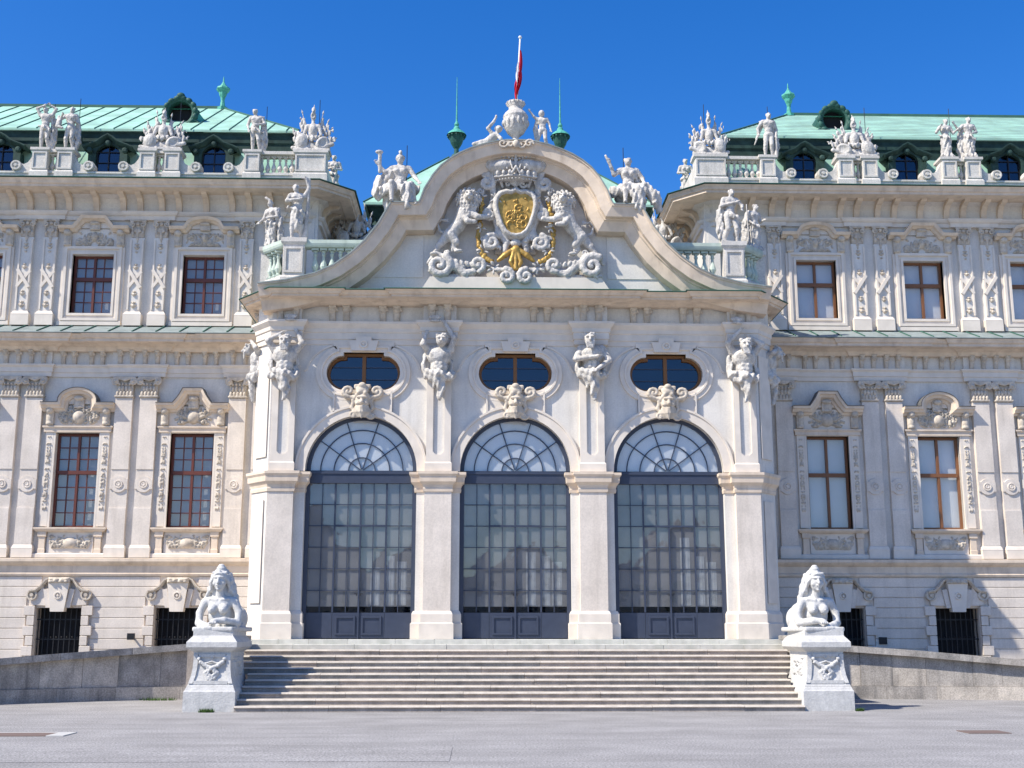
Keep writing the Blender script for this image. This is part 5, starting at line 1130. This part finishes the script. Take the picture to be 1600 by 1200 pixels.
def lion(turn):
    s = Sc(.03)      # rampant, hind paws at z=0, head turned to the viewer
    s.path([(.32, -.1, 1.15), (.18, -.08, .8), (-.05, -.05, .55)], [.21, .185, .18]); s.e((.36, -.12, 1.2), (.22, .18, .3))
    hx, hy, hz = .45, -.40, 1.55
    s.e((.42, -.2, 1.5), (.2, .16, .22)); s.e((hx, hy, hz), (.125, .14, .15)); s.e((hx+.02, hy-.14, hz-.055), (.075, .09, .062), k=.02); s.e((hx+.025, hy-.225, hz-.02), (.042, .03, .028), k=.006)
    s.c((hx+.01, hy-.12, hz+.09), (hx+.02, hy-.2, hz), .034, .03, k=.01)
    for d in (-1, 1):
        s.e((hx+.01+d*.062, hy-.135, hz+.035), (.032, .035, .024), cut=True, k=.008); s.c((hx+.01+d*.03, hy-.14, hz+.075), (hx+d*.1, hy-.10, hz+.085), .022, .016, k=.006); s.e((hx+.02+d*.045, hy-.19, hz-.065), (.04, .045, .038), k=.006); s.e((hx+d*.14, hy+.02, hz+.13), (.045, .04, .05), k=.006)
    s.e((hx+.025, hy-.22, hz-.105), (.055, .05, .014), cut=True, k=.005); s.e((hx+.02, hy-.15, hz-.13), (.05, .05, .03), k=.01)
    for q, n, r0, yy in ((.175, 11, .040, .10), (.235, 14, .048, .15), (.30, 15, .05, .22)):
        for i in range(n):
            a = 2*PI*(i+.5*(q > .2))/n
            if q < .2 and abs(a-1.5*PI) < .5: continue
            x, z = hx-.02+q*math.cos(a), hz+q*math.sin(a)*.95
            s.c((x, hy+yy, z), (x+.05*math.cos(a), hy+yy+.05, z+.03*math.sin(a)-.10), r0, .014, k=.003)
    for r_ in range(5):
        for i in range(5):
            x = .24+.09*i+.045*(r_ % 2); z = 1.38-.09*r_; s.c((x, -.36+.02*r_+.03*abs(i-2), z), (x-.01, -.33+.02*r_+.03*abs(i-2), z-.15), .045, .014, k=.003)
    s.path([(.48, -.2, 1.12), (.68, -.28, .98), (.92, -.26, .98)], [.11, .085, .07]); s.e((.98, -.27, 1.0), (.08, .08, .07))
    for i in range(3): s.e((1.03, -.31+.045*i, .97), (.035, .022, .035), k=.005)
    s.path([(.30, -.2, 1.05), (.42, -.32, .84), (.62, -.34, .82)], [.10, .08, .06])
    s.path([(-.05, -.08, .52), (.10, -.12, .30), (.02, -.08, .18), (.12, -.12, .04)], [.18, .105, .065, .06]); s.e((.18, -.16, .03), (.12, .09, .055))
    s.path([(-.14, -.02, .48), (-.32, -.05, .26), (-.42, -.05, .12), (-.50, -.06, -.02)], [.16, .105, .07, .06]); s.e((-.50, -.12, -.04), (.11, .1, .055))
    s.path([(-.18, .0, .58), (-.36, 0, .66), (-.42, -.02, .88), (-.32, -.02, .98), (-.2, -.02, .95)], [.05, .04, .036, .036, .04])
    for i in range(4): s.c((-.2, -.03, .96), (-.1, -.05, 1.02-.04*i), .04, .012, k=.005)
    return s
place(lion(1).mesh('lion', 'statue_stone', .02), 'lion', (-1.75, Y0-.06, 11.98), A)
place(lion(1).mesh('lion', 'statue_stone', .02, True), 'lion', (1.75, Y0-.06, 11.93), A)
# ---------------------------------------------------------------- roof line statues
def put(me, name, loc, label, cat, group=None, scale=(1, 1, 1), rz=0, extra=None):
    o = place(me, name, loc, None, scale, (0, 0, rz)); return tag(o, label, cat, group)
GP = 'stone statues along the roof line'; Zp = 16.72
H = 1.48
up = lambda s, P, h, hz: None
def harp(s, P, h, hz): s.path([P(-.22, -.08, hz+.25), P(-.24, -.1, hz+.02), P(-.12, -.12, hz-.02)], [.03*h, .035*h, .03*h]); s.e(P(-.19, -.1, hz+.12), P(.05, .04, .1))
def club(s, P, h, hz): s.c(P(.17, -.02, hz+.0), P(.16, -.02, .05), .022*h, .04*h)
def staff(s, P, h, hz): s.c(P(-.2, -.03, hz+.45), P(-.17, -.03, .03), .013*h, .013*h)
def jar(s, P, h, hz): s.e(P(.13, -.12, hz+.08), P(.06, .06, .08)); s.c(P(.13, -.12, hz+.14), P(.13, -.12, hz+.2), .03*h, .04*h)
def book(s, P, h, hz): s.b(P(.12, -.12, hz+.12), P(.06, .02, .075), (0.3, 0.2, 0), .005)
f1 = figure(H, 1, arms=[((-.2, -.02, .96), (-.06, -.06, 1.0)), ((.21, -.02, .95), (.10, -.05, 1.02))], head=(-.03, 0, -.01), drape='sash', cloak=1)
f2 = figure(H, 2, arms=[((-.19, -.05, .70), (-.13, -.14, .76)), ((.17, .02, .64), (.10, -.11, .66))], head=(.05, 0, 0), drape='none', cloak=1, extra=harp, lean=.6)
f3 = figure(H, 3, arms=[((-.19, .02, .64), (-.15, -.07, .50)), ((.18, -.02, .66), (.06, -.12, .60))], head=(-.06, 0, 0), drape='sash', cloak=1, lean=-.5)
put(f1, 'statue', (-14.84, 4.18, Zp), 'left wing parapet statue with both arms raised above its head', 'statue', GP)
put(f2, 'statue', (-14.07, 4.18, Zp), 'left wing parapet statue holding a harp shape against its chest', 'statue', GP)
put(f3, 'statue', (-8.16, 4.18, Zp), 'cloaked left wing statue on single pedestal beside the corner trophy', 'statue', GP)
tr1 = trophy(1); tr2 = trophy(2, 1.25)
put(tr1, 'trophy_sculpture', (-11.1, 4.16, Zp), 'left wing trophy of armour, shields and flags below the round roof window', 'sculpture', 'trophy sculptures', (1.05, .9, 1.1))
put(tr2, 'trophy_sculpture', (-6.35, 4.16, Zp), 'corner trophy with helmeted cuirass and spears at left wing parapet end', 'sculpture', 'trophy sculptures', (1.0, .9, 1.22))
trm = trophy(3, 1.25, flip=True); trn = trophy(4, 1.3, flip=True)
put(trm, 'trophy_sculpture', (6.38, 4.16, Zp), 'corner trophy of armour on the right wing parapet end', 'sculpture', 'trophy sculptures', (.95, .9, 1.2))
put(trn, 'trophy_sculpture', (11.1, 4.16, Zp), 'right wing trophy of armour and spears below the round roof window', 'sculpture', 'trophy sculptures', (1.1, .9, 1.12))
f4 = figure(H*1.05, 4, arms=[((-.2, .03, .66), (-.2, -.03, .52)), ((.19, .03, .64), (.17, -.02, .5))], head=(.04, 0, 0), drape='none', cloak=1, extra=club, lean=.5, wings=True)
put(f4, 'statue', (8.3, 4.18, Zp), 'nude right wing statue leaning on a club beside the corner trophy', 'statue', GP)
f5 = figure(H*.95, 5, arms=[((-.2, .0, .68), (-.14, -.1, .78)), ((.19, .0, .66), (.26, -.06, .72))], drape='long', female=True, head=(.05, 0, 0))
f6 = figure(H, 6, arms=[((-.22, -.02, .70), (-.32, -.06, .82)), ((.18, .0, .66), (.08, -.1, .60))], drape='long', cloak=-1, head=(.04, 0, 0))
put(f5, 'statue', (14.1, 4.18, Zp), 'draped right wing statue, left one of the outer pair', 'statue', GP)
put(f6, 'statue', (14.86, 4.18, Zp), 'right wing statue reaching its arm out, right one of the outer pair', 'statue', GP)
f7 = figure(1.5, 7, drape='long', female=True, arms=[((-.16, -.02, .66), (-.02, -.12, .66)), ((.17, 0, .66), (.05, -.12, .62))])
put(f7, 'statue', (-6.08, 7.6, 16.55), 'small far statue on the inner parapet of the left wing', 'statue', 'inner parapet statues')
put(f7.copy(), 'statue', (6.2, 7.6, 16.55), 'small far statue on the inner parapet of the right wing', 'statue', 'inner parapet statues', (-1, 1, 1))
# terrace statues
f8 = figure(1.66, 8, arms=[((-.17, -.06, .68), (.02, -.13, .70)), ((.20, -.02, .96), (.15, -.04, 1.08))], drape='skirt', lean=.4, head=(-.05, 0, 0), extra=lambda s, P, h, hz: s.path([P(.05, -.04, 1.12), P(.2, -.03, 1.1), P(.19, .0, .6), P(.16, .03, .05)], [.014*h, .02*h, .03*h, .05*h]))
f9 = figure(1.46, 9, arms=[((-.17, -.02, .64), (-.2, -.1, .56)), ((.15, 0, .66), (.02, -.1, .62))], drape='long', female=True, cloak=1, head=(-.05, 0, 0), extra=lambda s, P, h, hz: s.c(P(-.02, -.04, 1.0), P(-.10, -.06, 1.06), .025*h, .03*h))
f10 = figure(1.66, 10, arms=[((-.17, -.02, .68), (.04, -.13, .72)), ((.2, -.03, .7), (.17, -.1, .62))], drape='sash', cloak=-1, lean=-.5, head=(.04, 0, -.01), legs=[((-.07, -.03, .27), (-.13, .05, .045)), ((.08, -.05, .28), (.09, -.02, .045))])
f11 = figure(1.5, 11, arms=[((-.16, .02, .66), (-.12, -.08, .58)), ((.16, 0, .66), (.14, -.12, .66))], drape='long', cloak=-1, head=(.07, 0, 0), extra=staff)
put(f8, 'statue', (-6.2, .5, 12.60), 'statue with raised arm on the terrace pedestal left of the pediment', 'statue', 'terrace statues', rz=.2)
put(f9, 'statue', (-7.03, 1.22, 12.57), 'hooded draped statue on the outer left terrace pedestal', 'statue', 'terrace statues', rz=-.5)
put(f10, 'statue', (6.2, .5, 12.60), 'striding statue with arm across chest on the terrace pedestal right of the pediment', 'statue', 'terrace statues', rz=.2)
put(f11, 'statue', (7.03, 1.22, 12.57), 'draped statue with a staff on the outer right terrace pedestal', 'statue', 'terrace statues', rz=.5)
# seated figures on the pediment shoulders
def seat(s, P, h, hz):
    s.e(P(0, .06, .3), P(.2, .13, .14)); s.path([P(-.2, -.05, .34), P(0, -.13, .36), P(.2, -.08, .34)], [.08*h, .1*h, .08*h], cloth=True); s.path([P(.1, -.2, .3), P(.12, -.2, .05)], [.1*h, .08*h], cloth=True)
sl1 = figure(1.75, 12, arms=[((-.2, -.04, .62), (-.29, -.07, .74)), ((.2, -.02, .56), (.26, -.14, .44))], legs=[((-.1, -.22, .40), (-.09, -.24, .12)), ((.16, -.2, .38), (.22, -.2, .08))], drape='none', sit=True, helmet=True, base=False, cloak=-1, female=True,
             extra=lambda s, P, h, hz: (seat(s, P, h, hz), s.c(P(-.27, -.06, .62), P(-.27, -.08, .9), .022*h, .026*h), s.e(P(-.28, -.08, .93), P(.055, .04, .03)), s.path([P(-.1, .02, .62), P(-.25, .05, .5), P(-.28, .04, .3)], [.08*h, .1*h, .09*h], cloth=True)))
sl2 = figure(1.75, 13, arms=[((-.2, -.04, .62), (-.26, -.08, .78)), ((.2, .0, .58), (.2, -.12, .48))], legs=[((-.06, -.2, .40), (-.07, -.22, .14)), ((.2, -.2, .40), (.32, -.18, .14))], drape='none', sit=True, base=False, cloak=1, female=True,
             extra=lambda s, P, h, hz: (seat(s, P, h, hz), s.c(P(-.24, -.08, .72), P(-.32, -.1, .9), .022*h, .018*h), s.path([P(.2, -.15, .36), P(.33, -.16, .25), P(.4, -.12, .05)], [.09*h, .08*h, .06*h], cloth=True)))
put(sl1, 'seated_statue', (-3.22, -.42, 13.12), 'helmeted seated statue with trumpet on the left pediment shoulder', 'statue', 'seated pediment statues', (1.18, 1.1, 1.06))
put(sl2, 'seated_statue', (3.15, -.42, 13.12), 'seated statue with outstretched legs on the right pediment shoulder', 'statue', 'seated pediment statues', (1.15, 1.1, 1.06))
tr5 = trophy(7, 1.5)
for d in (-1, 1): put(tr5, 'trophy_sculpture', (d*5.0, 5.3, 13.9), '%s trophy half hidden in the gap between pediment and wing' % ('left' if d < 0 else 'right'), 'sculpture', 'trophies in the gaps', (1., 1, 1.15))
# putti, urn and flag on the summit
pt = figure(1.15, 20, arms=[((-.19, -.03, .86), (-.28, -.05, .98)), ((.19, 0, .68), (.22, -.05, .52))], head=(0, 0, 0), drape='none', lean=.6, extra=lambda s, P, h, hz: (s.e(P(0, -.02, hz+.44), P(.075, .08, .09)), s.path([P(-.12, .04, .75), P(-.15, .05, .55), P(-.1, .05, .2)], [.04*h, .06*h, .05*h])), legs=[((-.09, -.02, .28), (-.13, .04, .045)), ((.09, -.04, .28), (.15, .03, .045))])
put(pt, 'putto_statue', (.73, -.45, 15.0), 'standing stone putto right of the urn on the pediment top', 'statue')
def recl():
    s = Sc(.02); s.path([(-.5, 0, .08), (-.28, -.02, .12), (-.1, 0, .16)], [.05, .075, .1]); s.path([(-.45, .05, .02), (-.2, .06, .16), (-.05, .04, .16)], [.045, .07, .1])
    s.path([(-.08, 0, .17), (.08, 0, .32)], [.12, .12]); s.c((.1, 0, .36), (.16, -.02, .44), .06, .05); s.e((.2, -.03, .52), (.095, .1, .105))
    for i in range(8): s.e((.2+.08*math.cos(i*.8), .03, .56+.06*math.sin(i*.8)), (.04, .05, .04), k=.01)
    s.e((.2, -.13, .51), (.02, .02, .025), k=.01)
    s.path([(.02, -.05, .38), (-.1, -.08, .52), (.06, -.08, .72), (.12, -.08, .84)], [.055, .05, .04, .03]); s.e((.13, -.08, .88), (.035, .03, .05)); s.path([(.15, -.06, .34), (.26, -.12, .2), (.3, -.12, .06)], [.055, .05, .04])
    s.e((-.1, .08, .05), (.42, .2, .09)); return s.mesh('putto', 'statue_stone', .0145)
put(recl(), 'putto_statue', (-.68, -.5, 15.06), 'reclining stone putto left of the urn on the pediment top', 'statue')
U = empty('stone_urn', (0, -.45, 15.08), 'large white stone urn at the very top of the pediment', 'urn')
MB().stack(-.2, .2, -.65, -.25, [(0, 15.02), (0, 15.2), (-.02, 15.24)]).build('foot', 'statue_stone', U)
MB().lathe([(0, .12), (.14, .14), (.1, .2), (.08, .26), (.13, .32), (.24, .42), (.32, .58), (.355, .74), (.345, .86), (.36, .88), (.35, .92), (.30, 1.0), (.24, 1.06), (.19, 1.12), (.2, 1.2), (.26, 1.28), (.25, 1.33), (.2, 1.34), (.18, 1.28), (0, 1.26)], (0, -.45, 15.08), 24).build('body', 'statue_stone', U, True)
m = MB()
for k in range(14):
    a = 2*PI*k/14; m.lathe([(0, -.12), (.045, -.05), (.055, .02), (.03, .1), (0, .12)], (.335*math.cos(a), -.45+.335*math.sin(a), 15.08+.70), 6)
    m.lathe([(0, -.05), (.04, 0), (0, .05)], (.25*math.cos(a), -.45+.25*math.sin(a), 15.08+1.3), 5)
tag(m.build('leaf_band', 'statue_stone', U, True), kind='stuff')
Fl = empty('flag', (.05, -.2, 16.3), 'red white red flag hanging furled on its white pole above the urn', 'flag')
MB().tube([(.02, -.42, 16.3), (.13, -.42, 18.4)], .022, 8).build('pole', 'white_pole', Fl, True); MB().lathe([(0, -.05), (.045, -.03), (.055, 0), (.04, .03), (0, .05)], (.131, -.42, 18.44), 10).build('pole_cap', 'white_pole', Fl, True)
def cloth(name, mat, u0, u1, side, z0, z1, slant):
    # hanging folded cloth: u across the folds, bunched beside the pole
    v = []; n, k = 14, 10
    for i in range(n+1):
        t = i/n
        for j in range(k+1):
            q = j/k; z = z1+(z0-z1)*t; u = u0+(u1-u0)*q; px = .02+.11*(z-16.3)/2.1
            wd = .17*math.sin(PI*min(1, t*1.1+.08))**.7
            x = px+side*.01+(u-.5)*wd+.018*math.sin(u*14+2*t); y = -.46-.05*math.sin(u*17+3*t)*(.4+t)
            v.append((x, y, z-slant*u*(.2+.8*t)))
    f = [(i*(k+1)+j, i*(k+1)+j+1, (i+1)*(k+1)+j+1, (i+1)*(k+1)+j) for i in range(n) for j in range(k)]
    return MB().add(v, f).build(name, mat, Fl, True)
cloth('stripe', 'flag_red', .55, 1.0, .3, 17.05, 18.05, .2); cloth('stripe', 'flag_white', .05, .75, -1.0, 16.95, 17.65, .1)
cloth('stripe', 'flag_red', .0, .6, -1.6, 16.42, 17.12, .05); cloth('stripe', 'flag_red', .5, 1., 1.6, 16.75, 17.5, .1)
# lightning rods behind the roof statues
for i, (x, y, z, h) in enumerate(((-14.7, 4.5, 16.7, 1.75), (-13.9, 4.5, 16.7, 1.95), (-10.7, 4.6, 16.7, 1.9), (-7.9, 4.5, 16.7, 1.75), (-6.2, 4.5, 16.7, 2.0), (6.3, 4.5, 16.7, 2.0), (8.4, 4.5, 16.7, 1.95), (11.6, 4.5, 16.7, 1.95), (14.4, 4.5, 16.7, 1.95), (-3.05, -.2, 13.3, 1.9), (3.05, -.2, 13.3, 1.9))):
    pl = ['behind the statue with raised arms', 'behind the harp statue', 'behind the left trophy', 'behind the cloaked statue', 'behind the left corner trophy', 'behind the right corner trophy', 'behind the club statue', 'behind the right trophy', 'behind the outer right pair', 'behind the helmeted seated statue', 'behind the right seated statue'][i]
    tag(MB().tube([(x, y, z), (x, y, z+h)], .011, 5).build('lightning_rod', 'iron'), 'thin dark lightning rod '+pl, 'lightning rod', 'lightning rods')
# small things on the ground and walls
for sd, x0, x1, y0, y1 in ((-1, -9.9, -8.35, -10.75, -10.1), (1, 7.65, 8.4, -10.6, -10.0)):
    d = empty('drain_cover', ((x0+x1)/2, (y0+y1)/2, 0), 'rusty iron cover with pale stone border in the asphalt at left' if sd < 0 else 'rusty iron cover set in the asphalt at right', 'drain cover')
    MB().stack(x0, x1, y0, y1, [(0, .001), (0, .012), (-.01, .014)]).build('plate', 'rust', d)
    if sd < 0:
        MB().box(x1+.005, x1+.3, y0, y1, .001, .015).build('border', 'kerb', d); MB().box(x0, x1+.3, y1+.005, y1+.1, .001, .015).build('border', 'kerb', d)
def tuft(x, y, n, r, name, label):
    rg = random.Random(int(x*100)); m = MB()
    for i in range(n):
        a = rg.random()*2*PI; q = r*rg.random()**.5; cx, cy = x+q*math.cos(a), y+q*.4*math.sin(a); h = rg.uniform(.03, .1); t = rg.random()*PI; dx, dy = .012*math.cos(t), .012*math.sin(t)
        m.add([(cx-dx, cy-dy, 0), (cx+dx, cy+dy, 0), (cx+rg.uniform(-.05, .05), cy+rg.uniform(-.05, .05), h)], [(0, 1, 2)])
    tag(m.build(name, 'moss'), label, 'weed')
tuft(-7.02, -4.34, 260, .17, 'weed_tuft', 'small green weed tuft at the foot of the left sphinx pedestal')
tuft(7.66, -4.3, 120, .09, 'weed_tuft', 'tiny green weed tuft at the corner of the right sphinx pedestal')
tuft(-9.4, .75, 160, .5, 'weed_tuft', 'thin green weeds growing along the left ramp wall foot')
for sd, x, z in ((1, 8.12, 2.25), (-1, -10.75, 1.55)):
    c = empty('wall_floodlight', (x, 2.9, z), 'small black floodlight on the basement wall %s' % ('behind the right sphinx' if sd > 0 else 'between the left basement windows'), 'floodlight', 'wall floodlights')
    MB().stack(x-.1, x+.1, 2.70, 2.80, [(0, z), (0, z+.18)]).build('housing', 'iron', c); MB().box(x-.02, x+.02, 2.80, 2.96, z+.06, z+.1).build('bracket', 'iron', c)
tag(MB().box(10.55, 10.78, 2.93, 2.955, 1.42, 1.62).build('wall_vent', 'iron'), 'small square black vent in the right basement wall', 'vent')
# houses across the forecourt, mirrored in the door panes
for nm, xa, xb, e, pk, lb in (('a', -24, -13, 9.5, 15., 'tall gabled house across the forecourt mirrored in the left door'), ('b', -12.5, -4, 7.5, 11., 'low gabled house across the forecourt mirrored in the middle door'), ('c', -3.6, 12, 6.6, 10.5, 'wide house across the forecourt mirrored in the right door'), ('d', 13, 27, 8., 12.5, 'far right house across the forecourt facing the palace')):
    h = empty('house', ((xa+xb)/2, -95, 0), lb, 'house', 'houses across the forecourt'); xm = (xa+xb)/2
    MB().plate([(xa, 0), (xb, 0), (xb, e), (xm, pk), (xa, e)], [], -105, -95).build('wall', 'plaster_warm', h)
    m = MB()
    for x0, x1 in ((xa-.4, xm), (xb+.4, xm)):
        z0 = e-.3; m.add([(x0, -105.4, z0), (x1, -105.4, pk+.1), (x1, -94.6, pk+.1), (x0, -94.6, z0), (x0, -105.4, z0+.25), (x1, -105.4, pk+.35), (x1, -94.6, pk+.35), (x0, -94.6, z0+.25)], [(0, 1, 2, 3), (4, 5, 6, 7), (0, 1, 5, 4), (2, 3, 7, 6), (3, 0, 4, 7)])
    m.build('roof', 'rust', h)
    k = 0
    while xa+1.5+2.4*k < xb-1:
        for z in (1.2, 4.4): MB().box(xa+1.2+2.4*k, xa+2.2+2.4*k, -94.99, -94.9, z, z+1.7).build('window', 'glass_dark', h)
        k += 1
# asphalt patch left of centre
MB().box(-12., -1.36, -15.1, -13.0, .001, .006).build('asphalt_patch', 'asphalt')['kind'] = 'structure'
